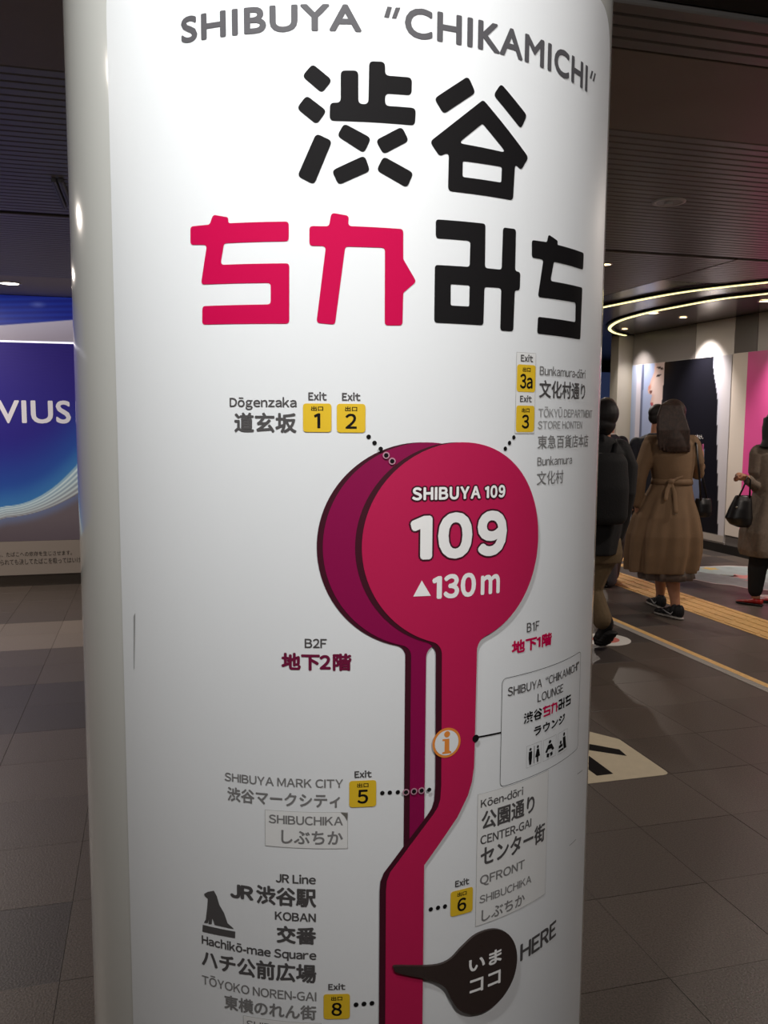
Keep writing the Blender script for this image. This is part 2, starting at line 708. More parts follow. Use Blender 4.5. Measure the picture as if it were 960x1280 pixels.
# the block that carries the big lightbox on the left
m_side = mat('side_wall', '3a3635', .5)
box('wall_middle', 1.62, 1.78, 7.9, 15.0, 0, 2.60, m_side, kind='structure')
box('wall_above', -5.15, 1.62, 8.80, 8.95, 0, 2.60, m_side, kind='structure')
scr = root('blue_display', (6.9, 14.9, 0))
tag(scr, 'dim blue wall display far down the passage behind the pillar', 'display')
box('frame', -.9, 2.2, 0, .08, .9, 2.45, mat('display_frame', '1c1c20', .4), scr, .01)
box('screen', -.85, 2.15, -.012, 0, .95, 2.40, mat('display_blue', '39456a', .4, emit=.35), scr)


# ------------------------------------------------------------------ printed posters (grids with computed print colours)
def poster_sheet(name, nx, nz, pos, colour, m, parent):
    """pos(s, t) -> point, colour(s, t) -> rgb 0..255, s and t run 0..1"""
    vs, cols = [], []
    for j in range(nz + 1):
        for i in range(nx + 1):
            s, t = i / nx, j / nz
            vs.append(pos(s, t))
            cols.append(lin_rgb(*colour(s, t)))
    fs = [(j * (nx + 1) + i, j * (nx + 1) + i + 1, (j + 1) * (nx + 1) + i + 1, (j + 1) * (nx + 1) + i) for j in range(nz) for i in range(nx)]
    me = bpy.data.meshes.new(name)
    me.from_pydata(vs, [], fs)
    at = me.color_attributes.new('print', 'FLOAT_COLOR', 'POINT')
    for k, c in enumerate(cols):
        at.data[k].color = (*c, 1)
    return link(name, me, parent, m)


def mix(a, b, t):
    t = max(0, min(1, t))
    return tuple(x + (y - x) * t for x, y in zip(a, b))


def step(e0, e1, x):
    t = max(0, min(1, (x - e0) / (e1 - e0)))
    return t * t * (3 - 2 * t)


def flat_text(name, body, p0, p1, ytop, plane, parent, m, mode='latin', bold=0, space=1.0, off=.002):
    """lettering on a flat wall; plane = (axis, value)"""
    ax, val = plane
    q0, q1, q2 = on_plane(*p0, ax, val), on_plane(*p1, ax, val), on_plane(p0[0], ytop, ax, val)
    k = 1 - ax
    u0, u1 = q0[k], q1[k]
    if ax == 0:
        u0, u1 = -u0, -u1
    v0 = (q0[2] + q1[2]) / 2
    v1 = q2[2]
    bm = fit_text(body, u0, u1, v0, v1, mode, bold, space, 6, 'title')
    pl = Vector(parent.location)
    for v in bm.verts:
        if ax == 1:
            v.co = Vector((v.co.x, val - off - v.co.z * 4, v.co.y)) - pl
        else:
            v.co = Vector((val - off - v.co.z * 4, -v.co.x, v.co.y)) - pl
    return link(name, bm_mesh(bm), parent, m)


# face advertisement on the right wall
pa = root('portrait_advertisement', (WX, 9.2, 0))
tag(pa, 'wall advertisement of a face in profile against black hair and pale blue stripes', 'poster')
box('poster_board', -.012, -.0005, 8.19 - 9.2, 10.225 - 9.2, .115, 2.20, mat('poster_white', 'c6c2c2', .35), pa, .001)


def face_colour(s, t):
    b = 10.222 - s * (10.222 - 8.193)
    z = .118 + t * (2.197 - .118)
    white = (200, 197, 203)
    lil = (186, 190, 206)
    # right hand border of the black area
    rb = 8.52 - .12 * step(2.2, 1.6, z) * 1 - .10 * (1 - step(.2, 1.6, z))
    col = (150, 162, 190)
    if b > 10.10:
        col = mix((142, 156, 182), (168, 178, 204), (10.22 - b) / .12)
    elif b > 10.0:
        col = (206, 202, 214)
    elif b > 9.965 + .02 * (2.2 - z):
        col = (112, 122, 156)
    elif b > 9.93:
        col = (150, 166, 204)
    else:
        col = (172, 186, 222)
    line = 9.955 + .05 * (2.2 - z) / 2
    if abs(b - line) < .022:
        col = (96, 104, 134)
    # profile: forehead, nose, lips, chin as a function of height
    prof = 9.76
    z_true, z = z, z - .12
    pts = [(2.2, 9.72), (2.05, 9.69), (1.95, 9.71), (1.86, 9.77), (1.78, 9.82), (1.735, 9.835), (1.70, 9.80), (1.68, 9.73), (1.62, 9.745), (1.58, 9.77), (1.54, 9.74), (1.50, 9.75), (1.46, 9.72), (1.36, 9.74), (1.26, 9.70), (1.2, 9.58), (1.1, 9.5), (.2, 9.5), (0, 9.5)]
    for (z1, b1), (z0, b0) in zip(pts, pts[1:]):
        if z0 <= z <= z1:
            prof = b0 + (b1 - b0) * (z - z0) / (z1 - z0)
            break
    if b < prof:
        col = mix((222, 186, 174), (228, 206, 202), step(0, .1, prof - b))
        d = ((b - 9.76) / .03) ** 2 + ((z - 1.72) / .02) ** 2
        if d < 1:
            col = (120, 70, 62)
        d = ((b - 9.80) / .05) ** 2 + ((z - 1.78) / .05) ** 2
        col = mix((214, 142, 120), col, min(1, d))
        d = ((b - 9.60) / .05) ** 2 + ((z - 1.92 - .15 * (9.6 - b)) / .016) ** 2     # eye
        if d < 1:
            col = (52, 40, 44)
        d = ((b - 9.575) / .075) ** 2 + ((z - 2.01 + .2 * (9.575 - b)) / .014) ** 2  # brow
        if d < 1:
            col = (72, 56, 58)
        d = ((b - 9.73) / .035) ** 2 + ((z - 1.56) / .028) ** 2
        if d < 1:
            col = (176, 84, 88)
    z = z_true
    hb = 9.52 + .05 * math.sin(z * 2)
    if b < hb and b > rb and z > .2:
        col = mix((34, 34, 42), (22, 22, 30), (hb - b) / .5)
        col = mix(col, (60, 44, 30), step(1.9, 2.2, z) * step(9.2, 9.5, b) * .8)
        if z < 1.15 and b > 8.60 + .12 * (1.15 - z) and b < 9.25:
            col = mix((108, 118, 140), (92, 100, 132), 1 - z)
    elif b <= rb:
        col = mix(lil, white, step(8.45, 8.3, b))
    if z < .2:
        col = (178, 170, 162)
    return col


poster_sheet('poster_print', 130, 150, lambda s, t: (-.0135, 10.222 - s * 2.029 - 9.2, .118 + t * 2.079), face_colour, print_mat('portrait_print', .3), pa)
flat_text('small_print', 'ておけ。', (867, 549), (879, 548.5), 543.5, (0, WX - .014), pa, m_white, 'cjk')

# pink advertisement
pb = root('pink_advertisement', (WX, 7.0, 0))
tag(pb, 'pink wall advertisement with a cream border behind the woman in grey', 'poster')
box('poster_board', -.012, -.0005, 5.5 - 7, 8.18 - 7, .21, 2.205, mat('cream_poster_border', 'dcd2c8', .35), pb, .001)
box('pink_sheet', -.0145, -.0122, 5.6 - 7, 7.93 - 7, .30, 2.203, mat('pink_poster', 'e0589c', .35, noise=.05, nscale=2), pb)

# left blue advertisement box
ad = root('blue_advertisement_box', (-2.0, 7.9, 0))
tag(ad, 'large blue advertisement box with pale swooshes above a white notice strip', 'advertisement')
AX0, AX1 = -5.1, 1.6
box('plinth', AX0 + 2, AX1 + 2, .03, .88, 0, .10, mat('steel_plinth', '5f5852', .25, metal=.7), ad)
box('case', AX0 + 2, AX1 + 2, .004, .88, .10, 2.098, mat('box_case', '6a6561', .4), ad, .002)
m_adprint = print_mat('advertisement_print', .35, .32)      # backlit film of the lightbox


def ad_colour(s, t):
    a = AX0 + s * (AX1 - AX0)
    z = .40 + t * (2.09 - .40)
    x = (a + 1.22) / .00655
    y = 500 + (1.61 - z) * 146.4
    top = 632 - .02 * x - .0063 * max(x, -60) ** 2 * (1 if x > 0 else -.2)
    if x < 0:
        top = 632 + .35 * -x * .6
    low = 647 - .05 * max(x, 0) - .0030 * max(x, 0) ** 2 + (.3 * -x if x < 0 else 0)
    base = mix((34, 20, 112), (38, 30, 120), step(430, 520, y))
    base = mix(base, (38, 76, 150), step(95, 10, top - y))
    base = mix(base, (60, 120, 172), step(30, 0, top - y) * .75)
    n = .5 + .5 * math.sin(y * 1.7 + math.sin(x * .13) * 2)
    base = mix(base, (70, 50, 150), .12 * n * step(500, 430, y))
    grey = mix((96, 86, 90), (84, 74, 80), step(640, 680, y))
    if y < top:
        return base
    if y < low:
        u = (y - top) / max(low - top, 1)
        w = .5 + .5 * math.sin(u * 34 + x * .02)
        edge = step(0, .08, u) * step(1.02, .9, u)
        return mix(mix((92, 138, 172), grey, u), (204, 216, 214), (.35 + .65 * w) * edge * (1 - .25 * u))
    return mix((96, 104, 132), grey, step(0, 14, y - low))


poster_sheet('advertisement_print', 760, 190, lambda s, t: (AX0 + s * (AX1 - AX0) + 2, 0, .40 + t * 1.69), ad_colour, m_adprint, ad)
box('notice_strip', AX0 + 2, AX1 + 2, -.002, .003, .105, .398, mat('notice_white', 'a39a92', .5), ad)
box('light_rim', AX0 + 2, AX1 + 2, -.002, .012, 2.092, 2.106, mat('rim_light', 'ecebff', .5, emit=1.2), ad)
P79 = (1, 7.9)
flat_text('brand_lettering', 'VIUS', (-4, 528), (89, 530), 500, P79, ad, mat('ad_white', 'd6d3da', .5, emit=.25), 'latin', bold=.006, space=1.05, off=.004)
m_notice = mat('notice_ink', '3c3733', .6)
flat_text('notice_text', 'し、たばこへの依存を生じさせます。', (-3, 696), (90, 694), 690.5, P79, ad, m_notice, 'cjk', off=.004)
flat_text('notice_text', 'められても決してたばこを吸ってはいけ', (-6, 706), (101, 704), 699.5, P79, ad, m_notice, 'cjk', off=.004)
# upper printed band on the wall above and behind the box
ub = root('blue_header_panel', (-2.0, 8.8, 0))
tag(ub, 'blue and white printed header panel on the wall above the advertisement box', 'panel')


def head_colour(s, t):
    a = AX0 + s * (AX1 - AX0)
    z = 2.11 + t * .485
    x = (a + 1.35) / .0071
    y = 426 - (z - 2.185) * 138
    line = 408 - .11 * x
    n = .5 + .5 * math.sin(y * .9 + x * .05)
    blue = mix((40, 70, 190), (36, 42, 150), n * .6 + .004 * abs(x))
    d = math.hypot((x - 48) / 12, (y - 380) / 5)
    blue = mix((150, 160, 230), blue, min(1, .35 + d * .65))  # pale spot: a downlight's reflection painted into the header
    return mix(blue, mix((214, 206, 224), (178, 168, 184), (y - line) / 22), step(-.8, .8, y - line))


box('header_board', AX0 + 2, AX1 + 2, -.02, -.001, 2.11, 2.597, mat('header_board', '34323f', .4), ub)
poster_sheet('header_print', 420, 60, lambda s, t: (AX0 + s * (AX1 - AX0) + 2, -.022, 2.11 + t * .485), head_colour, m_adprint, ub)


# ------------------------------------------------------------------ lamps and fittings in the ceiling
m_lit = mat('lit_lens', 'ffd9a0', .4, emit=9)
m_litw = mat('lit_lens_white', 'fff4e4', .4, emit=6)
m_ring = mat('fitting_ring', 'c2beb8', .4)
m_dim = mat('unlit_lens', 'a8a5a1', .3)


def downlight(x, y, r, lens, label, z=2.6, cat='downlight', group=None, name='ceiling_downlight'):
    o = root(name, (x, y, z))
    tag(o, label, cat, group)
    bm = bmesh.new()
    lathe(bm, [(r * .74, .0), (r * .78, -.006), (r * 1.0, -.006), (r * 1.02, 0)], 32)
    link('trim_ring', bm_mesh(bm), o, m_ring, smooth=True)
    bm = bmesh.new()
    add_disc(bm, r * .74, -.004, -.002, 24)
    link('lens', bm_mesh(bm), o, lens)
    return o


warm = [((757, 330), .05, 'small warm downlight at the pillar edge above the passage slats'),
        ((816, 391), .075, 'oval warm downlight touching the inner light ribbon'),
        ((854, 396.5), .05, 'small warm downlight inside the light ribbon curve, above the dark wall panel'),
        ((781, 411), .045, 'smallest warm downlight in the tip of the light ribbon curve'),
        ((957, 376), .07, 'warm downlight between the light ribbon and the pink advertisement')]
for (px, py), r, lb in warm:
    q = on_z(px, py, 2.6)
    downlight(q[0], q[1], r, m_lit, lb)
q = on_z(12, 354, 2.6)
downlight(q[0], q[1], .10, m_litw, 'bright round downlight in the grey ceiling band before the blue header')
q = on_z(836, 252, 2.6)
sp_ = downlight(q[0], q[1], .085, m_dim, 'unlit round recessed fitting among the dark ceiling slats', name='recessed_fitting', cat='ceiling fitting')
bm = bmesh.new()
add_disc(bm, .022, -.016, -.004, 16)
link('centre_boss', bm_mesh(bm), sp_, m_ring)
downlight(KEY[0], KEY[1], .08, m_litw, 'round downlight in front of the white pillar', 2.612)
for k, (fx, fy) in enumerate(FILL):  # fixtures for the added fill lamps
    downlight(fx, fy, .1, m_litw, ('added unseen fill lamp behind the viewer on the passage side', 'added unseen fill lamp behind the viewer on the advertisement side')[k], 2.612)
for k, (px, py, e) in enumerate(PASS):  # fixtures for the added passage lamps
    downlight(px, py, .085, m_litw, 'added unseen fill lamp in the passage ceiling ' + ('far beside the advertisement box', 'just before the advertisement box', 'near the viewer on the advertisement side', 'nearest the pillar on the wall side', 'beside the pink advertisement', 'hidden behind the pillar', 'before the portrait advertisement')[k], 2.6, group='added passage fill lamps outside the view')
# wall washers
for (px, py), tgt, e in (((857, 396), (8.62, 2.15), 130), ((781, 411), (9.98, 2.2), 150), ((957, 376), (7.2, 1.7), 130)):
    q = on_z(px, py, 2.6)
    lamp('SPOT', 'wall_washer', (5.80, tgt[0], 2.585), e, (1, .91, .86), .03, aim=(WX, tgt[0], 1.75), spot=80, blend=1)

# twin grey slot diffusers hanging under the slats
for k, (a0_, a1_) in enumerate(((-.441, -.419), (-.409, -.387))):
    o = root('slot_diffuser', ((a0_ + a1_) / 2, 4.8, 2.6))
    tag(o, ('grey linear ceiling diffuser by the pillar, the outer of the pair', 'grey linear ceiling diffuser by the pillar, the inner of the pair')[k], 'ceiling diffuser', 'slot diffusers under the slats')
    w = (a1_ - a0_) / 2
    box('blade', -w, w, -.28, .28, -.02, -.001, mat('diffuser_grey', '7c7e84', .45), o, .003)
    box('slot', -w * .25, w * .25, -.27, .27, -.0215, -.0195, mat('diffuser_slot', '4a4b50', .5), o)


# cove ribbons of light
def smooth_path(pts, n=8):
    out = []
    for i in range(len(pts) - 1):
        p0, p1, p2, p3 = pts[max(i - 1, 0)], pts[i], pts[i + 1], pts[min(i + 2, len(pts) - 1)]
        for k in range(n):
            t = k / n
            out.append(tuple(.5 * (2 * b + (c - a) * t + (2 * a - 5 * b + 4 * c - d) * t * t + (3 * b - a - 3 * c + d) * t ** 3) for a, b, c, d in zip(p0, p1, p2, p3)))
    out.append(pts[-1])
    return out


m_led = mat('cove_light', 'fff2a8', .5, emit=1.9)
m_led_h = mat('cove_housing', '2b2827', .3, metal=.3)


def ribbon(label, pix, extra):
    P = [on_z(*p, 2.58) for p in pix]
    P = extra(P)
    P = smooth_path(P, 8)
    c = P[len(P) // 2]
    o = root('cove_light_ribbon', (c[0], c[1], 2.6))
    tag(o, label, 'ribbon light', 'curved light ribbons in the ceiling')
    for nm, hw, z0, z1, m in (('housing', .05, -.018, -.001, m_led_h), ('light_strip', .017, -.024, -.017, m_led)):
        bm = bmesh.new()
        rows = []
        for i, p in enumerate(P):
            t = Vector(P[min(i + 1, len(P) - 1)]) - Vector(P[max(i - 1, 0)])
            t.normalize()
            nrm = Vector((-t.y, t.x))
            A, B = Vector(p) + nrm * hw - Vector(c), Vector(p) - nrm * hw - Vector(c)
            rows.append([bm.verts.new((A.x, A.y, z0)), bm.verts.new((B.x, B.y, z0)), bm.verts.new((B.x, B.y, z1)), bm.verts.new((A.x, A.y, z1))])
        for r0, r1 in zip(rows, rows[1:]):
            for k in range(4):
                bm.faces.new((r0[k], r0[(k + 1) % 4], r1[(k + 1) % 4], r1[k]))
        bm.faces.new(rows[0])
        bm.faces.new(rows[-1][::-1])
        bmesh.ops.recalc_face_normals(bm, faces=bm.faces)
        link(nm, bm_mesh(bm), o, m)


ribbon('outer nearly straight ribbon of warm light in the ceiling', [(960, 353), (850, 366), (755, 384)], lambda P: [(P[0][0] + .5, P[0][1] - .8)] + P + [(P[-1][0] - .10, P[-1][1] + 1.2)])
ribbon('inner ribbon of warm light that bends into a hook by the wall', [(960, 367), (900, 374), (850, 383), (810, 391), (775, 401), (762, 410), (768, 416), (782, 419.5)], lambda P: [(P[0][0] + .25, P[0][1] - .8)] + P)

# ------------------------------------------------------------------ the information pillar
cxw, cyw = to_world(PX, PY)
pillar = root('information_pillar', (cxw, cyw, 0), -YAW)
tag(pillar, 'round white pillar wrapped in an underground passage map with black and pink lettering', 'pillar')
bm = bmesh.new()
lathe(bm, [(PR, .0), (PR, 2.6)], 360)
link('column', bm_mesh(bm), pillar, m_pillar, smooth=True)
bm = bmesh.new()
lathe(bm, [(PR + .006, 0), (PR + .006, .09), (PR, .095)], 180)
link('foot_ring', bm_mesh(bm), pillar, mat('foot_ring', '6b6866', .4, metal=.6), smooth=True)
RP = PR + .0006
uL, uR = S(148, 545)[0] - .001, S(763, 35)[0]
vT = 2.062
sheet = rounded([(uL, .30), (uR, .30), (uR, vT), (uL, vT)], .075, 10)
me = fill([sheet])
bm = bmesh.new()
bm.from_mesh(me)
thicken(bm, .0006)
bmesh.ops.recalc_face_normals(bm, faces=bm.faces)
link('sign_sheet', bm_mesh(bend(bm, RP - .0006 + .0002)), pillar, m_panel)
LV = RP + .0006            # radius of the sheet's face


def flat_part(name, polys, m, h=0.0, thick=0, parent=pillar):
    me = fill(polys)
    bm = bmesh.new()
    bm.from_mesh(me)
    bpy.data.meshes.remove(me)
    for v in bm.verts:
        v.co.z = 0
    if thick:
        thicken(bm, thick)
        bmesh.ops.recalc_face_normals(bm, faces=bm.faces)
    o = link(name, bm_mesh(bend(bm, LV + h)), parent, m)
    return o


def pz(o, s, pts):
    """points of a zoomed crop -> pillar coordinates"""
    return [S(o[0] + x / s, o[1] + y / s) for x, y in pts]


def lettering(body, p0, p1, top, m, mode='latin', bold=0, space=1.0, h=.0002, name='lettering', parent=pillar, layers=6, style='humanist'):
    """p0, p1: foot of the line at its two ends, top: a point at its height"""
    a, b, t = S(*p0), S(*p1), S(*top)
    bold += .00022
    v0 = (a[1] + b[1]) / 2
    ref = a[1] if abs(top[0] - p0[0]) <= abs(top[0] - p1[0]) else b[1]
    v1 = v0 + (t[1] - ref)
    bm = fit_text(body, a[0], b[0], v0, v1, mode, bold, space, layers, style)
    return link(name, bm_mesh(bend(bm, LV + h)), parent, m)


LL = lettering
# title
LL('SHIBUYA', (227.5, 54.5), (452, 41.6), (244, 18.5), m_title, bold=.0011, space=1.08, name='title_lettering', style='title', layers=12)
LL('CHIKAMICHI', (505.5, 48.6), (733, 114), (541, 15.6), m_title, bold=.0011, space=1.08, name='title_lettering', style='title', layers=12)
Z2 = ((460, 0), 3.2)
for q in ([(77, 28), (95, 30), (83, 73), (63, 71)], [(110, 32), (129, 32), (112, 76), (94, 75)], [(891, 283), (897, 287), (890, 318), (884, 312)], [(903, 292), (908, 297), (901, 328), (896, 322)]):
    flat_part('quotation_mark', [pz(*Z2, q)], m_title, .0002)

# the big logo, traced stroke by stroke
Z3, Z4, Z5, Z6 = ((360, 70), 6.0), ((530, 90), 6.857), ((230, 260), 3.2), ((530, 270), 4.571)
RR = .0056
SHIBU = [[(185, 62), (333, 185), (255, 282), (106, 155)], [(140, 298), (292, 415), (215, 517), (66, 395)], [(212, 583), (332, 640), (197, 968), (72, 903)],
         [(395, 112), (527, 112), (527, 362), (602, 364), (608, 42), (727, 47), (727, 149), (928, 165), (924, 298), (727, 284), (727, 376), (957, 393), (950, 524), (312, 488), (315, 352), (395, 354)],
         [(420, 508), (623, 618), (570, 733), (368, 603)], [(852, 532), (906, 640), (715, 740), (655, 635)], [(575, 747), (615, 865), (380, 970), (328, 862)], [(715, 755), (940, 880), (890, 992), (662, 860)]]
YA = [[(375, 38), (437, 182), (165, 364), (83, 230)], [(655, 102), (877, 375), (825, 492), (590, 200)],
      [(503, 240), (890, 735), (826, 845), (775, 788), (757, 1102), (202, 1022), (210, 690), (130, 725), (46, 600)]]
YA_H = [[(497, 445), (700, 695), (290, 612)], [(328, 765), (662, 815), (657, 950), (326, 902)]]
CHI = [(28, 75), (105, 67), (118, 28), (180, 38), (178, 62), (420, 55), (420, 134), (162, 142), (148, 228), (422, 222), (422, 463), (75, 467), (76, 393), (348, 386), (348, 300), (70, 307), (94, 148), (28, 148)]
KA = [(502, 73), (580, 74), (590, 20), (660, 32), (656, 73), (876, 85), (876, 205), (928, 295), (876, 340), (873, 470), (802, 470), (803, 160), (645, 155), (604, 467), (530, 460), (568, 153), (502, 152)]
MI = [(65, 20), (348, 45), (345, 298), (440, 308), (448, 66), (522, 76), (517, 315), (547, 322), (543, 425), (515, 425), (506, 660), (432, 655), (438, 412), (342, 405), (336, 625), (56, 610), (60, 280), (258, 292), (262, 143), (65, 128)]
MI_H = [(150, 390), (258, 397), (255, 518), (150, 512)]
CHI2 = [(612, 138), (698, 150), (707, 106), (760, 143), (757, 165), (908, 212), (904, 307), (738, 262), (718, 372), (900, 410), (888, 706), (642, 672), (647, 576), (860, 607), (862, 495), (646, 463), (678, 250), (612, 238)]
logo = [('渋', [(Z3, s, RR) for s in SHIBU], m_ink), ('谷', [(Z4, s, RR) for s in YA] + [(Z4, s, .003) for s in YA_H], m_ink),
        ('ち', [(Z5, CHI, RR * .8)], m_pink), ('か', [(Z5, KA, RR * .8)], m_pink), ('み', [(Z6, MI, RR * .8), (Z6, MI_H, .0025)], m_ink), ('ち', [(Z6, CHI2, RR * .7)], m_ink)]
glyphs = []
for ch, strokes, mm in logo:
    polys = [rounded(pz(z[0], z[1], s), r) for z, s, r in strokes]
    glyphs.append((polys, mm))
    flat_part('logo_character', polys, mm, .0002)

# route shapes: back level (plum) and front level (crimson), each with its printed dark edge
dz = .5 * (S(452, 680)[0] + S(670.5, 655)[0])
dr_ = .5 * (S(670.5, 655)[0] - S(452, 680)[0])
dvc = S(575, 552.7)[1] - dr_
sl_, sr_ = S(550.7, 840)[0], S(593.8, 840)[0]


def route(cx, cv, r, x0, x1, low, fl=.016):
    """disc that runs into a stem through two hollow fillets; low = the stem's lower outline from its right side round to its left"""
    pts = []

    def fillet(xs, side):
        # circle of radius fr outside the disc and touching the stem line x = xs
        fr = fl
        dx = (xs + side * fr) - cx
        dv = math.sqrt((r + fr) ** 2 - dx * dx)
        return (cx + dx, cv - dv), fr

    (fx, fv), fr = fillet(x1, 1)
    a_disc_r = math.atan2(fv - cv, fx - cx)
    (gx, gv), _ = fillet(x0, -1)
    a_disc_l = math.atan2(gv - cv, gx - cx)
    # disc counter-clockwise from the right fillet to the left fillet
    a0 = a_disc_r
    a1 = a_disc_l + 2 * PI
    n = 90
    for k in range(n + 1):
        a = a0 + (a1 - a0) * k / n
        pts.append((cx + r * math.cos(a), cv + r * math.sin(a)))
    b0 = math.atan2(cv - gv, cx - gx)
    for k in range(1, 9):
        a = b0 + (0 - b0) * k / 8
        pts.append((gx + fr * math.cos(a), gv + fr * math.sin(a)))
    pts += low[::-1]
    b1 = math.atan2(cv - fv, cx - fx)
    for k in range(0, 8):
        a = PI + (b1 - PI) * k / 8
        pts.append((fx + fr * math.cos(a), fv + fr * math.sin(a)))
    return pts


def arcp(pts, r):
    return rounded(pts, r, 8)


VB = .42
# front lower outline, right side downwards then back up on the left
fr_low_r = [S(591.5, 930), S(590.6, 958), S(588, 976), S(583, 993), S(570, 1020), S(529, 1079.8), (S(528, 1180)[0], VB)]
fr_low_l = [(S(481.5, 1200)[0], VB), S(481.8, 1112), S(482.8, 1100), S(487, 1089), S(512, 1055), S(541, 1016), S(546, 1008), S(549, 998), S(550.2, 980)]
front = route(dz, dvc, dr_, sl_, sr_, fr_low_r + fr_low_l, .020)
sh = S(452, 680)[0] - S(443.8, 680)[0]
edge_f = [(u - sh, v) for u, v in front]
bdz = dz - (S(452, 680)[0] - S(403.6, 680)[0])
bl0, bl1 = S(512.5, 900)[0], S(531, 900)[0]
back = route(bdz, dvc, dr_, bl0, bl1, [(bl1, VB), (bl0, VB)], .016)
edge_b = [(u - (S(403.6, 680)[0] - S(396, 680)[0]), v) for u, v in back]
flat_part('lower_level_edge', [edge_b], m_edge, .0003, .0003)
flat_part('lower_level_route', [back], m_back, .0009, .0004)
flat_part('upper_level_edge', [edge_f], m_edge, .0016, .0003)
flat_part('upper_level_route', [front], m_disc, .0022, .0006)
FR = .0029


def circle(c, r, n=28, sq=1.0):
    return [(c[0] + r * math.cos(2 * PI * k / n), c[1] + r * math.sin(2 * PI * k / n)) for k in range(n)]


# lettering on the disc, white with dark rims
for body, p0, p1, top, b_out, b_in, mode in (('SHIBUYA 109', (513.9, 624.6), (628.7, 621.6), (516, 608.5), .0030, .0009, 'latin'), ('109', (511.5, 698.6), (630.2, 694.2), (514, 639.7), .0064, .0040, 'figures')):
    a, b_, t = S(*p0), S(*p1), S(*top)
    v0 = (a[1] + b_[1]) / 2
    v1 = v0 + t[1] - a[1]
    g = b_out - b_in
    bm = fit_text(body, a[0] - g, b_[0] + g, v0 - g, v1 + g, mode, b_out, 2.0, layers=14)
    link('lettering_rim', bm_mesh(bend(bm, LV + FR + .0002)), pillar, m_edge)
    bm = fit_text(body, a[0], b_[0], v0, v1, mode, b_in, 2.0, layers=14)
    link('disc_lettering', bm_mesh(bend(bm, LV + FR + .0005)), pillar, m_white)
LL('130', (538.6, 748.5), (592.5, 745), (541, 717.5), m_white, 'figures', bold=.0014, space=1.4, h=FR + .0003, name='disc_lettering')
LL('m', (598.5, 743), (622, 741), (600, 711), m_white, 'latin', bold=.0012, h=FR + .0003, name='disc_lettering')
flat_part('triangle_mark', [pz((390, 540), 3.31, [(415, 678), (487, 675), (450, 612)])], m_white, FR + .0003)


# exit badges
def badge(x0, x1, yt, yb, num, ymid=None):
    xm = (x0 + x1) / 2
    u0, u1 = S(x0, (yt + yb) / 2)[0], S(x1, (yt + yb) / 2)[0]
    v1, v0 = S(xm, yt)[1], S(xm, yb)[1]
    w, h = u1 - u0, v1 - v0
    b = flat_part('exit_badge', [rounded([(u0, v0), (u1, v0), (u1, v1), (u0, v1)], .0045, 5)], m_yellow, .0006)
    dw = .40 if len(num) == 1 else .68
    if num == '1':
        dw = .22
    uc = (u0 + u1) / 2
    for body, a, c, d, e, bold, mode in (('出口', uc - .21 * w, uc + .21 * w, v0 + .74 * h, v0 + .91 * h, .0002, 'cjk'), (num, uc - dw * w / 2, uc + dw * w / 2, v0 + .13 * h, v0 + .66 * h, .0006, 'latin' if len(num) > 1 else 'figures')):
        bm = fit_text(body, a, c, d, e, mode, bold)
        link('badge_lettering', bm_mesh(bend(bm, LV + .0008)), b, m_ink)


# small correction sheets stuck on the map
def sticker(name, pts, r=.0006, h=.0003):
    flat_part(name, [rounded(pts, r, 2)], mat('sticker_edge', 'a9a6a2', .5), h - .0001)
    us = [p[0] for p in pts]
    vs = [p[1] for p in pts]
    cu_, cv_ = sum(us) / len(us), sum(vs) / len(vs)
    e = .0005
    inn = [(u + (e if u < cu_ else -e), v + (e if v < cv_ else -e)) for u, v in pts]
    return flat_part(name, [rounded(inn, r, 2)], m_sticker, h)


su0, su1 = S(643.8, 490)[0], S(668, 490)[0]
sticker('correction_sheet', [(su0, S(644, 542)[1]), (su1, S(644, 542)[1]), (su1, S(645, 440)[1]), (su0, S(645, 440)[1])])
badge(379, 414.4, 504.4, 540, '1')
badge(421, 456.6, 504.8, 540.6, '2')
badge(645, 668, 456, 490, '3a')
badge(644, 666.6, 507, 540, '3')
badge(436.5, 470, 975, 1008, '5')
badge(562.5, 590, 1111, 1142, '6')
badge(404.6, 437.3, 1241.5, 1272.7, '8')
E_ = dict(name='exit_lettering', bold=.0002)
LL('Exit', (385.6, 500.4), (408.5, 500.4), (387, 490.4), m_grey1, **E_)
LL('Exit', (427.5, 500.8), (450.5, 501), (429, 491), m_grey1, **E_)
LL('Exit', (649.8, 452), (665, 452.8), (651, 443.4), m_grey1, h=.0006, **E_)
LL('Exit', (648.8, 502.5), (663.4, 503), (650, 494.4), m_grey1, h=.0006, **E_)
LL('Exit', (443, 971.6), (464.5, 971.2), (444, 963.2), m_grey1, **E_)
LL('Exit', (568.3, 1108.3), (585.8, 1104.5), (569, 1100.2), m_grey1, **E_)
LL('Exit', (410.4, 1236.7), (431.7, 1236.5), (411, 1229), m_grey1, **E_)
N_ = 'place_lettering'
LL('Dōgenzaka', (287.7, 508.7), (371, 508.7), (289, 497.3), m_grey1, name=N_, bold=.0001)
LL('道玄坂', (293.5, 541), (371, 541), (294, 515.8), m_grey1, 'cjk', .0006, name=N_)
LL('Bunkamura-dōri', (673.6, 469), (730.6, 473.1), (674, 458), m_grey2, name=N_)
LL('文化村通り', (672.8, 497.8), (730, 499.5), (673, 475.2), m_grey1, 'cjk', .0004, name=N_)
LL('TŌKYŪ DEPARTMENT', (672, 521), (739, 522.5), (673, 510.5), m_grey3, name=N_)
LL('STORE HONTEN', (671.3, 536), (726.4, 535.6), (672, 526.3), m_grey3, name=N_)
LL('東急百貨店本店', (671, 560.6), (733.9, 559), (672, 543.4), m_grey2, 'cjk', name=N_)
LL('Bunkamura', (670.6, 582.2), (713.9, 579.5), (671, 571.7), m_grey2, name=N_)
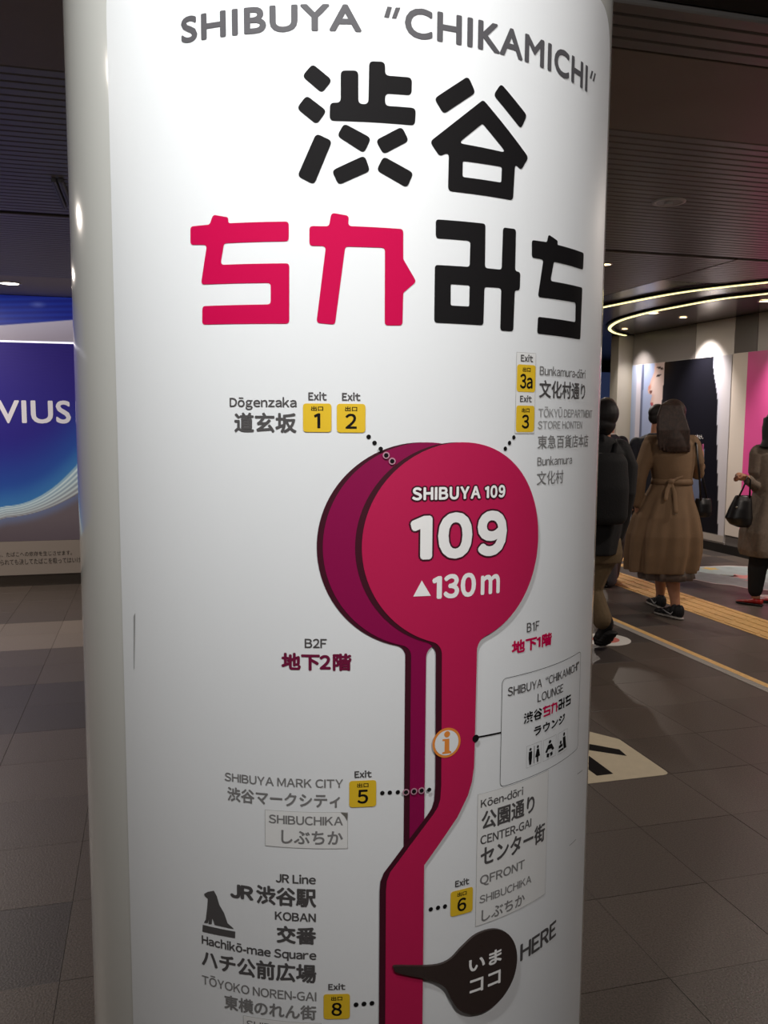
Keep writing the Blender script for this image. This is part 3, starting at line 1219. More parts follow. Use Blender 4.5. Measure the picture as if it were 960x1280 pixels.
LL('文化村', (670, 606.4), (703, 604), (671, 588.8), m_grey2, 'cjk', name=N_)
F_ = 'floor_lettering'
m_mar = mat('maroon_print', '6e1038', .45)
LL('B2F', (381, 809.4), (408.6, 809.7), (382, 798), m_grey1, name=F_, bold=.0001)
LL('地下2階', (352, 837.7), (439.4, 837.5), (353, 815.7), m_mar, 'cjk', .0008, name=F_)
LL('B1F', (657.6, 790), (673, 787.2), (658.5, 778.2), m_grey1, name=F_, space=1.7)
LL('地下1階', (638.7, 816.6), (688.5, 807), (640, 799.3), m_pink, 'cjk', .0007, name=F_)
# lounge box
lb0, lb1 = S(625.5, 910)[0], S(723, 880)[0]
lv1 = (S(642.6, 844.2)[1] + S(722, 816)[1]) / 2
lv0 = (S(634.5, 978.9)[1] + S(683, 963.4)[1]) / 2
o1 = rounded([(lb0, lv0), (lb1, lv0), (lb1, lv1), (lb0, lv1)], .009, 6)
e = .0007
o2 = rounded([(lb0 + e, lv0 + e), (lb1 - e, lv0 + e), (lb1 - e, lv1 - e), (lb0 + e, lv1 - e)], .0084, 6)
flat_part('lounge_box_outline', [o1, o2], m_ink, .0002)
L_ = 'lounge_lettering'
LL('SHIBUYA  “CHIKAMICHI”', (633.7, 868.6), (722.5, 837.4), (635, 857.5), m_grey1, name=L_)
LL('LOUNGE', (671, 875.6), (702.8, 866.7), (672, 864.5), m_grey1, name=L_)
LL('ラウンジ', (666.4, 918.7), (705, 904), (667, 906.5), m_ink, 'cjk', .0005, name=L_)
# the logo again, small
ga, gb, gt = S(653.4, 903.3), S(712.5, 881), S(655, 889)
gv0 = (ga[1] + gb[1]) / 2
gv1 = gv0 + gt[1] - ga[1]
gw = (gb[0] - ga[0]) / 6
for k, (polys, mm) in enumerate(glyphs):
    au = [p[0] for pl in polys for p in pl]
    av = [p[1] for pl in polys for p in pl]
    f = lambda p: (ga[0] + gw * (k + .04 + .92 * (p[0] - min(au)) / (max(au) - min(au))), gv0 + (gv1 - gv0) * (p[1] - min(av)) / (max(av) - min(av)))
    flat_part('small_logo_character', [[f(p) for p in pl] for pl in polys], mm, .0002)
# pictograms
def picto(x0, x1, yt, yb, shapes):
    xm = (x0 + x1) / 2
    u0, u1, v0, v1 = S(x0, yb)[0], S(x1, yb)[0], S(xm, yb)[1], S(xm, yt)[1]
    e = .0003
    b = flat_part('pictogram', [[(u0, v0), (u1, v0), (u1, v1), (u0, v1)], [(u0 + e, v0 + e), (u1 - e, v0 + e), (u1 - e, v1 - e), (u0 + e, v1 - e)]], m_grey2, .0002)
    f = lambda p: (u0 + p[0] * (u1 - u0), v0 + p[1] * (v1 - v0))
    for s in shapes:
        flat_part('pictogram_figure', [[f(p) for p in s]], m_ink, .0003, parent=b)


circ = lambda x, y, r, k=1.0: [(x + r * math.cos(t * PI / 6), y + r * k * math.sin(t * PI / 6)) for t in range(12)]
picto(657, 675.1, 929.5, 956.5, [circ(.25, .8, .07), [(.14, .7), (.36, .7), (.36, .4), (.31, .1), (.19, .1), (.14, .4)], [(.485, .1), (.515, .1), (.515, .9), (.485, .9)], circ(.75, .8, .07), [(.68, .7), (.82, .7), (.92, .35), (.8, .33), (.8, .1), (.70, .1), (.70, .33), (.58, .35)]])
picto(677.8, 693.5, 922, 948, [circ(.5, .8, .1, .8), [(.36, .68), (.64, .68), (.85, .38), (.7, .34), (.62, .46), (.38, .46), (.3, .34), (.15, .38)], [(.3, .3), (.48, .26), (.42, .08), (.26, .14)], [(.7, .3), (.52, .26), (.58, .08), (.74, .14)]])
picto(696, 707.6, 914, 940, [circ(.62, .82, .09), [(.5, .7), (.75, .7), (.85, .3), (.9, .12), (.65, .12), (.55, .35)], circ(.28, .52, .09), [(.1, .4), (.45, .44), (.5, .3), (.1, .26)], [(.08, .1), (.6, .1), (.6, .2), (.08, .2)]])
# connector
cA, cB = S(592.5, 921.7), S(625.8, 915.2)
w_ = .0012
flat_part('connector', [[(cA[0], cA[1] - w_), (cB[0], cB[1] - w_), (cB[0], cB[1] + w_), (cA[0], cA[1] + w_)]], m_ink, .0003)
flat_part('connector_dot', [circle(cA, .0052)], m_ink, FR + .0003)
# information mark
ci = S(556.7, 927)
ri = (S(574, 927)[0] - S(539.4, 927)[0]) / 2
ib = flat_part('information_mark', [circle(ci, ri, 48)], m_orange, FR + .0004)
flat_part('mark_face', [circle(ci, ri * .84, 48)], m_panel, FR + .0006, parent=ib)
ZI = ((480, 790), 3.69)
flat_part('mark_letter', [circle(S(480 + 284 / 3.69, 790 + 466 / 3.69), ri * .21, 24)], m_orange, FR + .0008, parent=ib)
flat_part('mark_letter', [pz(*ZI, [(263, 489), (294, 486), (294, 541), (303, 545), (303, 553), (262, 557), (262, 550), (272, 546), (273, 497), (263, 498)])], m_orange, FR + .0008, parent=ib)


def dots(pts, ring=(), r=.0029, over=()):
    for k, p in enumerate(pts):
        c = S(*p)
        if k in ring:
            flat_part('dot_rim', [circle(c, r * 1.55)], mat('rim_pink', 'b98a9a', .5), FR + .0003)
            flat_part('route_dot', [circle(c, r)], m_ink, FR + .0005)
        else:
            flat_part('route_dot', [circle(c, r)], m_ink, FR + .0005 if k in over else .0003)


dots([(460.7, 546), (468, 553.6), (475.2, 561), (482, 569), (489.4, 576.3)], (3, 4), over=(2,))
dots([(641.4, 546.7), (636, 553.6), (630.8, 560.8)], r=.0030)
dots([(477.7, 990.7), (487, 990.2), (497, 989.7), (506.4, 988.6), (516.3, 987.6), (525.6, 986.6), (535, 985.5)], (3, 4, 5), r=.0030, over=(6,))
dots([(538, 1136), (547, 1134), (555.7, 1132.3)], r=.0032)
dots([(445, 1255), (454.9, 1254), (464.8, 1253.2)], r=.0034)
LL('SHIBUYA MARK CITY', (281.5, 975.6), (428.8, 983.5), (283, 965.6), m_grey2, name=N_)
LL('渋谷マークシティ', (284.9, 1001), (425.3, 1008.2), (286, 983.5), m_grey2, 'cjk', .0003, name=N_)
ls = [S(331.8, 1057), S(434.6, 1059.8), S(434.8, 1014), S(331.8, 1011.8)]
vb_, vt_ = (ls[0][1] + ls[1][1]) / 2, (ls[2][1] + ls[3][1]) / 2
sticker('correction_sheet', [(ls[0][0], vb_), (ls[1][0], vb_), (ls[1][0], vt_), (ls[0][0], vt_)])
flat_part('peeled_corner', [[(ls[1][0] - .0095, vt_), (ls[1][0], vt_ - .001), (ls[1][0] - .001, vt_ - .012), (ls[1][0] - .004, vt_ - .006)]], mat('peel_grey', '6e6a64', .5), .0008)
LL('SHIBUCHIKA', (336.4, 1028.3), (428.6, 1030.3), (338, 1017.8), m_grey2, name=N_, h=.0006, bold=.0001)
LL('しぶちか', (352, 1053.7), (428.6, 1054.8), (353, 1036.7), m_grey2, 'cjk', .0003, name=N_, h=.0006)
rs_u0, rs_u1 = S(595, 1070)[0], S(682, 1060)[0]
rv1, rv0 = S(595.8, 992.8)[1], (S(594.2, 1157.5)[1] + S(646.7, 1136.7)[1]) / 2
sticker('correction_sheet', [(rs_u0, rv0), (rs_u1, rv0), (rs_u1, rv1), (rs_u0, rv1)])
R_ = dict(name=N_, h=.0006)
LL('Kōen-dōri', (600, 1008.7), (652.8, 993.3), (601, 998.7), m_grey1, bold=.0001, **R_)
LL('公園通り', (600.8, 1035.3), (666.7, 1016.7), (602, 1011.5), m_grey1, 'cjk', .0006, **R_)
LL('CENTER-GAI', (599.5, 1054.5), (662.8, 1033.3), (601, 1043.3), m_grey1, bold=.0001, **R_)
LL('センター街', (599.7, 1079.5), (679.5, 1053.5), (679, 1030.5), m_grey1, 'cjk', .0006, **R_)
LL('QFRONT', (599, 1103), (654.5, 1086.7), (600.5, 1091.5), m_grey2, bold=.0002, **R_)
LL('SHIBUCHIKA', (598.3, 1128.3), (662.8, 1102.8), (600, 1118.2), m_grey2, **R_)
LL('しぶちか', (600.8, 1149), (654.5, 1131.7), (602, 1134), m_grey2, 'cjk', .0002, **R_)
LL('JR Line', (345, 1102.5), (395, 1104), (347, 1092), m_grey1, name=N_, bold=.0002)
LL('JR', (288.3, 1121.3), (317.5, 1124.8), (290, 1104), m_grey1, bold=.0011, name=N_)
LL('渋谷駅', (320.8, 1129.6), (395.6, 1132.7), (322, 1106), m_grey1, 'cjk', .0007, name=N_)
LL('KOBAN', (344, 1149.2), (395, 1151.5), (345, 1138.8), m_grey1, name=N_, bold=.0002)
LL('交番', (346, 1178), (395.6, 1180), (347, 1156), m_grey1, 'cjk', .0008, name=N_)
LL('Hachikō-mae Square', (253, 1179.6), (395.6, 1198), (254.5, 1169.6), m_grey1, name=N_, bold=.0002)
LL('ハチ公前広場', (253, 1207.5), (395.6, 1228), (395, 1204.3), m_grey1, 'cjk', .0007, name=N_)
LL('TŌYOKO NOREN-GAI', (253.5, 1230), (395.6, 1248.8), (255, 1220), m_grey2, name=N_)
LL('東横のれん街', (281, 1261.3), (395.6, 1272.7), (283, 1244), m_grey2, 'cjk', .0004, name=N_)
LL('HERE', (649.3, 1198.7), (693.8, 1171.6), (650.5, 1177), m_grey1, bold=.0008, name='here_lettering')
bsx = [S(304.6, 1271)[0], S(402, 1279)[0], S(320, 1271)[1]]
sticker('correction_sheet', [(bsx[0], bsx[2] - .046), (bsx[1], bsx[2] - .046), (bsx[1], bsx[2]), (bsx[0], bsx[2])])
a_, b_ = S(308.5, 1284)[0], S(396, 1290)[0]
bm = fit_text('SHIBUCHIKA', a_, b_, bsx[2] - .0175, bsx[2] - .006, 'latin', .0001)
link(N_, bm_mesh(bend(bm, LV + .0006)), pillar, m_grey2)
bm = fit_text('しぶちか', a_ + .015, b_, bsx[2] - .041, bsx[2] - .022, 'cjk', .0003)
link(N_, bm_mesh(bend(bm, LV + .0006)), pillar, m_grey2)
# dog statue pictogram
ZD = ((240, 1080), 4.8)
flat_part('dog_pictogram', [rounded(pz(*ZD, [(76, 176), (98, 164), (134, 157), (152, 190), (166, 240), (196, 292), (216, 352), (258, 388), (212, 378), (138, 362), (134, 346), (124, 318), (122, 358), (102, 356), (106, 318), (98, 352), (74, 350), (86, 330), (95, 252), (98, 206), (80, 190)]), .0008, 2)], m_grey1, .0002)
flat_part('plinth_pictogram', [pz(*ZD, [(68, 361), (262, 402), (261, 441), (66, 402)])], m_grey1, .0002)
# scratches
for q in ([(720.5, 966.8), (727, 962.2), (727.2, 962.8), (721, 967.5)], [(710.5, 1056.5), (718.8, 1048.6), (719, 1049.2), (711, 1057)], [(168, 770), (170, 766), (168.9, 836), (168.3, 836)]):
    flat_part('scratch', [[S(*p) for p in q]], m_grey3, .0002)
# here marker
ZH = ((440, 1020), 3.43)
drop = pz(*ZH, [(176, 640), (186, 628), (340, 627), (408, 603), (462, 548), (520, 497), (590, 474), (645, 488), (680, 534), (691, 600), (676, 682), (632, 762), (570, 817), (502, 835), (450, 818), (417, 775), (396, 730), (362, 702), (316, 685), (192, 658)])
dp = smooth_path(drop + [drop[0]], 5)[:-1]
hm = flat_part('here_marker', [dp], m_here, FR + .0006, .0035)
HH = FR + .0006 + .0035
LL('いま', (582, 1211), (622.2, 1198.7), (583, 1193), m_white, 'cjk', .0006, h=HH + .0004, name='marker_lettering', parent=hm)
LL('ココ', (582.9, 1239.2), (620.8, 1224), (584, 1221.5), m_white, 'cjk', .0006, h=HH + .0004, name='marker_lettering', parent=hm)

# ------------------------------------------------------------------ people
def J(px, py, Y):
    d = ray(px, py)
    return Vector((d[0] * Y / d[1], Y, CAM_H + d[2] * Y / d[1]))


class Body:
    """collects closed lumps and tubes and fuses them into one continuous surface"""

    def __init__(self, origin=(0, 0, 0)):
        self.bm = bmesh.new()
        self.o = Vector(origin)

    def ell(self, c, r, yaw=0, tilt=0, n=20):
        m = Matrix.Translation(Vector(c) - self.o) @ Matrix.Rotation(yaw, 4, 'Z') @ Matrix.Rotation(tilt, 4, 'X') @ Matrix.Diagonal((*r, 1))
        bmesh.ops.create_uvsphere(self.bm, u_segments=n, v_segments=n // 2 + 2, radius=1, matrix=m)

    def limb(self, pts, rad, flat=1.0, n=14):
        P = [Vector(p) - self.o for p in pts]
        P = [Vector(p) for p in smooth_path([tuple(p) for p in P], 5)] if False else P
        tube(self.bm, P, rad, n, True, flat)
        for p, r in ((P[0], rad[0]), (P[-1], rad[-1])):
            bmesh.ops.create_uvsphere(self.bm, u_segments=12, v_segments=8, radius=r * .98, matrix=Matrix.Translation(p) @ Matrix.Diagonal((1, flat, 1, 1)))

    def loft(self, rings, n=56, folds=0, seed=0):
        """rings: (centre, rx, ry, fold amplitude)"""
        rs = []
        rnd = random.Random(seed)
        ph = [rnd.uniform(0, 6.28) for _ in range(3)]
        for c, rx, ry, am in rings:
            c = Vector(c) - self.o
            row = []
            for k in range(n):
                a = 2 * PI * k / n
                f = 1 + am * (math.sin(folds * a + ph[0]) + .6 * math.sin((folds + 3) * a + ph[1]) + .4 * math.sin((2 * folds - 1) * a + ph[2]))
                row.append(self.bm.verts.new((c.x + rx * f * math.cos(a), c.y + ry * f * math.sin(a), c.z)))
            rs.append(row)
        for A, B in zip(rs, rs[1:]):
            for k in range(n):
                self.bm.faces.new((A[k], B[k], B[(k + 1) % n], A[(k + 1) % n]))
        self.bm.faces.new(rs[0])
        self.bm.faces.new(rs[-1][::-1])

    def build(self, name, m, parent, voxel=.007, smooth=3, factor=.5, fuse=True):
        bmesh.ops.recalc_face_normals(self.bm, faces=self.bm.faces)
        me = bm_mesh(self.bm, name)
        if fuse:
            o = bpy.data.objects.new('tmp', me)
            COL.objects.link(o)
            r = o.modifiers.new('r', 'REMESH')
            r.mode = 'VOXEL'
            r.voxel_size = voxel
            if smooth:
                s = o.modifiers.new('s', 'SMOOTH')
                s.iterations = smooth
                s.factor = factor
            dg = bpy.context.evaluated_depsgraph_get()
            me2 = bpy.data.meshes.new_from_object(o.evaluated_get(dg))
            bpy.data.objects.remove(o)
            bpy.data.meshes.remove(me)
            me = me2
        me.name = name
        o = link(name, me, parent, m, smooth=True)
        return o


def vdir(yaw):
    """yaw 0 looks away from the viewer, positive turns to the left"""
    return Vector((-math.sin(yaw), math.cos(yaw), 0))


def head(b, c, yaw, k=1.0):
    c = Vector(c)
    f = vdir(yaw)
    s = Vector((f.y, -f.x, 0))
    up_ = Vector((0, 0, 1))
    P = lambda x, y, z: c + (s * x + f * y + up_ * z) * k
    b.ell(P(0, -.012, .018), (.074 * k, .092 * k, .090 * k), yaw)
    b.ell(P(0, .018, -.035), (.060 * k, .066 * k, .072 * k), yaw)
    b.ell(P(0, .052, -.082), (.030 * k, .024 * k, .022 * k), yaw)      # chin
    b.ell(P(0, .072, .026), (.046 * k, .016 * k, .012 * k), yaw)       # brow
    b.ell(P(-.034, .058, -.020), (.020 * k, .018 * k, .016 * k), yaw)  # cheeks
    b.ell(P(.034, .058, -.020), (.020 * k, .018 * k, .016 * k), yaw)
    b.limb([P(0, .078, .012), P(0, .098, -.020)], [.0075 * k, .012 * k])
    for x in (-1, 1):
        b.ell(P(x * .076, -.008, -.006), (.009 * k, .020 * k, .031 * k), yaw)
    return P, f


def face_parts(P, parent, o, yaw):
    for x in (-1, 1):
        e = Body(o)
        e.ell(P(x * .030, .073, .004), (.013, .008, .0085), yaw)
        eo = e.build('eye', mat('eye_white', 'd8d4ce', .25), parent, fuse=False)
        e = Body(o)
        e.ell(P(x * .030, .0795, .004), (.0055, .0032, .0055), yaw)
        e.build('iris', mat('iris_dark', '1a1412', .2), eo, fuse=False)
    e = Body(o)
    e.ell(P(0, .080, -.050), (.020, .008, .0065), yaw)
    e.build('mouth', mat('lips', '9a4f4a', .4), parent, fuse=False)


def hand(b, w, d, n, curl=.6, side=1, k=1.0, spread=.0205):
    w, d, n = Vector(w), Vector(d).normalized(), Vector(n)
    n = (n - d * n.dot(d)).normalized()
    s = d.cross(n) * side
    b.limb([w, w + d * .03 * k, w + d * .06 * k, w + d * .085 * k], [.024 * k, .030 * k, .034 * k, .034 * k], .9)
    for i, L in enumerate((.070, .079, .073, .058)):
        p = w + d * .088 * k + s * (.0305 - spread * i) * k
        pts = [p]
        a = curl * .5
        for q, frac in enumerate((.44, .31, .25)):
            dd = d * math.cos(a) + n * math.sin(a)
            p = p + dd * L * frac * k
            pts.append(p)
            a += curl
        b.limb(pts, [.0092 * k, .0086 * k, .0080 * k, .0066 * k], n=10)
    p = w + d * .028 * k + s * .026 * k
    t1 = p + (d * .55 + s * .62 + n * .30).normalized() * .038 * k
    t2 = t1 + (d * .8 + s * .1 + n * .5).normalized() * .032 * k
    b.limb([p, t1, t2], [.0125 * k, .0105 * k, .0082 * k], n=10)


def shoe(parent, o, heel, toe, m, m_sole, name='shoe', high=.075, width=.042, raised=0):
    heel, toe = Vector(heel), Vector(toe)
    d = toe - heel
    L = d.length
    d.normalize()
    s = d.cross(Vector((0, 0, 1))).normalized()
    u = s.cross(d).normalized()
    b = Body(o)
    prof = [(.02, .30, 1.0, .66), (.12, .60, 1.0, .8), (.28, .55, .95, .84), (.45, .42, .70, .86), (.62, .36, .55, .98), (.8, .26, .42, 1.0), (.93, .17, .30, .85), (.99, .10, .2, .5)]
    pts = []
    for t, zc, h, w in prof:
        c = heel + d * (t * L) + u * (high * h * .5 + .012)
        b.ell(c, (width * w, width * w * .9, high * h * .5), math.atan2(d.y, d.x) - PI / 2, n=14)
    up = b.build(name, m, parent, .006, 4)
    b = Body(o)
    for t, zc, h, w in prof:
        c = heel + d * (t * L) + u * .010
        b.ell(c, (width * w * 1.06, width * w, .011), math.atan2(d.y, d.x) - PI / 2, n=14)
    b.build('sole', m_sole, up, .006, 2)
    return up, d, s, u


m_skin = mat('skin', 'b98468', .5, noise=.05, nscale=12)
m_hair_b = mat('dark_brown_hair', '33211a', .6, noise=.45, nscale=45)
m_hair_k = mat('black_hair', '171314', .6, noise=.3, nscale=50)
m_hair_g = mat('greying_hair', '4a4038', .5, noise=.35, nscale=50)
m_beige = mat('beige_coat_cloth', '7e644a', .8, noise=.08, nscale=8, bump=.15, bscale=120)
m_blackc = mat('black_cloth', '111114', .8, noise=.12, nscale=10, bump=.2, bscale=90)
m_navy = mat('navy_coat_cloth', '191c28', .8, noise=.1, nscale=10)
m_khaki = mat('khaki_cloth', '6a583f', .85, noise=.12, nscale=14, bump=.3, bscale=40)
m_greyc = mat('grey_wool', '76695d', .9, noise=.12, nscale=40, bump=.3, bscale=140)
m_greyt = mat('grey_trouser_cloth', '57545a', .85, noise=.08, nscale=12)
m_leather = mat('black_leather', '121113', .35)
m_red = mat('red_leather', 'a3160f', .35)


def person(px, py, label, group=None):
    d = ray(px, py)
    t = -CAM_H / d[2]
    o = Vector((d[0] * t, d[1] * t, 0))
    w = to_world(o.x, o.y)
    r = root('person', (w[0], w[1], 0), -YAW)
    tag(r, label, 'person', group)
    return r, o


def thing_at(name, o, label, cat):
    w = to_world(o.x, o.y)
    r = root(name, (w[0], w[1], o.z), -YAW)
    tag(r, label, cat)
    return r


# --- woman in the long beige coat, seen from behind, stepping away to the left
r, o = person(836, 770, 'woman in a belted beige coat seen from behind, long brown hair and black sneakers')
Y = 6.40
b = Body(o)
hc = J(839, 519, Y + .03)
yaw = .55
Pf, f = head(b, hc, yaw, .98)
b.limb([J(839, 532, Y), J(839, 556, Y)], [.050, .058])
b.loft([(J(840, 546, Y), .06, .05, 0), (J(840, 553, Y), .155, .08, 0), (J(840, 575, Y), .15, .10, 0), (J(840, 602, Y), .115, .09, 0), (J(840, 632, Y), .15, .11, 0), (J(840, 648, Y), .13, .10, 0)])
LH, RH = J(828, 640, Y + .02), J(849, 640, Y - .02)
b.limb([LH, J(827, 692, Y + .12), J(826, 722, Y + .20), J(825.5, 741, Y + .27), J(824, 752, Y + .31)], [.085, .055, .050, .034, .033])
b.limb([RH, J(838, 697, Y - .02), J(840.5, 725, Y - .04), J(843.5, 748, Y - .05), J(845, 765, Y - .06)], [.085, .058, .056, .037, .035])
LE, LW = J(799, 598, Y - .02), J(798, 626, Y + .02)
b.limb([J(812, 557, Y), LE, LW], [.048, .038, .027])
hand(b, LW, (.1, .1, -1), (.8, .4, 0), .5, 1, .92)
RE, RW = J(872, 591, Y + .05), J(874.5, 578, Y + .27)
b.limb([J(867, 557, Y), RE, RW], [.048, .038, .027])
hand(b, RW, (.12, .35, .95), (-.9, .1, 0), .75, 1, .92)
body = b.build('body', m_skin, r, .0055, 2)
face_parts(Pf, r, o, yaw)
# coat
b = Body(o)


def ringpx(y, x0, x1, Y, ry, am=0):
    a, c = J(x0, y, Y), J(x1, y, Y)
    return ((a + c) / 2, (c - a).length / 2, ry, am)


b.loft([ringpx(544, 829, 850, Y, .075), ringpx(549, 817, 861, Y, .095), ringpx(555, 810, 868, Y, .11), ringpx(570, 810, 868, Y, .125), ringpx(588, 814, 866, Y, .125), ringpx(601, 816, 864, Y, .115),
        ringpx(612, 811, 865, Y, .135, .010), ringpx(626, 803, 867, Y, .16, .022), ringpx(645, 793, 872, Y, .19, .035), ringpx(668, 786, 875.5, Y, .21, .045), ringpx(690, 784, 874, Y, .21, .060), ringpx(708, 784, 870, Y, .20, .07), ringpx(713, 784, 869, Y, .195, .07)], 180, 9, 3)
b.limb([J(813, 556, Y), J(805, 578, Y - .01), LE, J(797, 628, Y + .01)], [.062, .058, .054, .045])
b.limb([J(866, 556, Y), J(871, 578, Y + .01), J(872, 592, Y + .05), J(875, 583, Y + .22)], [.060, .056, .050, .040])
b.limb([J(812, 551, Y), J(866, 551, Y)], [.045, .045])
b.limb([J(826, 546, Y), J(839, 549, Y - .08), J(853, 546, Y)], [.030, .036, .030])
coat = b.build('coat', m_beige, r, .007, 2)
b = Body(o)
b.loft([ringpx(598, 815, 865, Y, .122), ringpx(605, 814, 865.5, Y, .132)], 60)
bt = b.build('belt', m_beige, r, fuse=False)
b = Body(o)
kx = J(838.5, 602, Y - .135)
b.ell(kx, (.028, .016, .022))
b.limb([kx, J(834, 612, Y - .15), J(832, 624, Y - .175)], [.013, .018, .017], .35)
b.limb([kx, J(843, 616, Y - .15), J(845, 640, Y - .20)], [.013, .018, .017], .35)
b.limb([J(852, 596, Y - .115), kx], [.012, .012], .5)
b.build('belt_knot', m_beige, bt, .005, 2)
# sheer underskirt below the hem
m_sheer = mat('sheer_grey_cloth', '6f635c', .8)
m_sheer.node_tree.nodes['Principled BSDF'].inputs['Alpha'].default_value = .72
b = Body(o)
b.loft([ringpx(700, 803, 862, Y, .16, .04), ringpx(712, 799, 863.5, Y, .18, .05), ringpx(722, 798, 864.5, Y, .185, .06)], 110, 11, 5)
b.build('skirt', m_sheer, r, fuse=False)
# hair: cap plus long fall
b = Body(o)
b.ell(hc + Vector((0, -.03, .028)), (.088, .100, .092), yaw)
b.loft([ringpx(508, 828, 852, Y - .02, .08), ringpx(520, 823, 856, Y - .02, .105), ringpx(535, 821, 858, Y - .05, .095), ringpx(548, 821.5, 861, Y - .08, .075), ringpx(558, 824, 863, Y - .10, .055), ringpx(565, 829, 862, Y - .11, .035, .03)], 140, 30, 2)
for k in range(26):
    x = 823 + k * 1.5
    xx = 839 + (x - 842) * .25
    b.limb([J(xx, 502.5, Y - .01), J(839 + (x - 842) * .62, 507, Y - .085), J(839 + (x - 842) * .85, 520, Y - .115), J(x, 538, Y - .135), J(x + .6, 562 + 4 * math.sin(k * 2.1) - .012 * (x - 843) ** 2, Y - .135)], [.008, .011, .012, .012, .007], n=8)
b.build('hair', m_hair_b, r, .0055, 1)
m_blk = mat('black_mesh_shoe', '18181b', .6)
m_wsole = mat('white_sole', 'a9a49e', .6)
m_mark = mat('silver_mark', '9a9a9c', .45)
for hl, to in (((851.5, 775), (825, 768)), ((829, 762), (812, 754))):
    A, B_ = on_z(*hl), on_z(*to)
    inv = lambda q: Vector((q[0] * CY_ - q[1] * SY_, q[0] * SY_ + q[1] * CY_, 0))
    H_, T_ = inv(A), inv(B_)
    T_ = H_ + (T_ - H_).normalized() * .245
    up_, d, s, u = shoe(r, o, H_, T_, m_blk, m_wsole, 'sneaker', .10, .040)
    sg = 1 if s.y < 0 else -1
    b = Body(o)
    c = H_ + d * .10 + s * sg * .037 + u * .045
    b.limb([c + d * -.05 + u * .010, c + d * -.03 + u * -.012, c + d * .01 + u * -.002, c + d * .06 + u * .018], [.002, .006, .005, .002], n=8)
    b.build('side_mark', m_mark, up_, fuse=False)
# phone in her raised hand
po = J(878, 567, Y + .34)
ph = thing_at('mobile_phone', po, 'small pink phone held up by the woman in the beige coat', 'phone')
ph.rotation_euler = (0, 0, -YAW + 1.15)
box('phone_case', -.036, .036, -.005, .005, -.03, .075, mat('pink_case', 'c4669a', .4), ph, .003)
box('phone_screen', -.033, .033, .005, .0062, -.025, .07, mat('phone_glass', '1a1a20', .15), ph)
# her shoulder bag
bo = J(878, 646, Y + .02)
bg = thing_at('shoulder_bag', bo, 'black shoulder bag with a long strap beside the beige coat', 'bag')
b = Body(bo)
b.loft([(J(878.5, 646, Y + .02), .055, .035, 0), (J(878.5, 640, Y + .02), .066, .045, 0), (J(879, 630, Y + .02), .064, .040, 0), (J(879, 623, Y + .02), .058, .025, 0)], 32)
b.build('bag_body', m_leather, bg, .006, 3)
b = Body(bo)
b.limb([J(868, 550, Y - .02), J(870.5, 556, Y - .075), J(874, 590, Y - .09), J(876, 625, Y - .03)], [.008] * 4, .5)
b.limb([J(868, 550, Y - .02), J(872, 560, Y + .09), J(878, 595, Y + .10), J(884, 625, Y + .04)], [.008] * 4, .5)
b.build('strap', m_leather, bg, fuse=False)

# --- man in black jacket and khaki trousers, next to the pillar
r, o = person(752, 812, 'man in a black jacket and khaki trousers stepping off behind the pillar')
Y = 5.45
b = Body(o)
hc = J(753, 522, Y)
yaw = .5
Pf, f = head(b, hc, yaw)
b.limb([J(752, 535, Y), J(750, 562, Y)], [.058, .066])
b.loft([(J(749, 552, Y), .08, .06, 0), (J(748, 562, Y), .19, .10, 0), (J(748, 600, Y), .17, .115, 0), (J(748, 640, Y), .13, .10, 0), (J(748, 672, Y), .13, .095, 0), (J(748, 690, Y), .125, .09, 0)])
KN = J(737, 736, Y + .02)
AN = J(755, 779, Y - .08)
b.limb([J(757, 684, Y), KN, J(744, 755, Y - .02), AN], [.085, .060, .052, .036])
b.limb([J(739, 684, Y), J(722, 735, Y + .18), J(716, 760, Y + .24), J(714, 785, Y + .26)], [.085, .060, .052, .036])
RE, RW = J(783, 612, Y - .02), J(773, 645, Y + .05)
b.limb([J(778, 566, Y), RE, RW], [.052, .042, .030])
hand(b, RW, (-.85, .2, -.25), (0, .3, -.9), .5, 1)
b.limb([J(720, 566, Y), J(712, 612, Y), J(716, 652, Y + .05)], [.052, .042, .030])
hand(b, J(716, 652, Y + .05), (0, .2, -1), (.9, 0, 0), .5, -1)
b.build('body', m_skin, r, .006, 2)
face_parts(Pf, r, o, yaw)
b = Body(o)
b.ell(hc + Vector((.005, -.022, .024)), (.086, .098, .096), yaw)
b.ell(hc + Vector((.005, -.04, -.045)), (.072, .066, .060), yaw)
b.ell(hc + Vector((.0, -.035, -.06)), (.066, .060, .060), yaw)
b.build('hair', m_hair_k, r, .006, 2)
b = Body(o)
b.loft([ringpx(549, 737, 765, Y, .08), ringpx(556, 722, 776, Y, .11), ringpx(565, 712, 783, Y, .125), ringpx(600, 712, 783, Y, .14, .008), ringpx(640, 712, 780, Y, .145, .015), ringpx(672, 714, 774, Y, .15, .018), ringpx(691, 716, 771, Y, .15, .02)], 90, 6, 4)
b.limb([J(775, 562, Y), J(785, 584, Y), J(783, 615, Y - .02), J(776, 650, Y + .04), J(769, 668, Y + .06)], [.070, .064, .060, .058, .060])
b.limb([J(722, 562, Y), J(713, 590, Y), J(711, 615, Y), J(715, 650, Y + .04)], [.070, .064, .060, .050])
b.limb([J(741, 551, Y), J(753, 549, Y - .07), J(763, 552, Y)], [.030, .035, .030])
b.build('jacket', m_blackc, r, .007, 2)
b = Body(o)
b.loft([(J(748, 672, Y), .140, .105, 0), (J(748, 690, Y), .155, .115, 0), (J(748, 702, Y), .145, .105, 0)])
b.limb([J(757, 688, Y), J(745, 716, Y + .01), J(739, 738, Y + .02), J(746, 757, Y - .02), J(753, 775, Y - .07)], [.098, .082, .074, .068, .064])
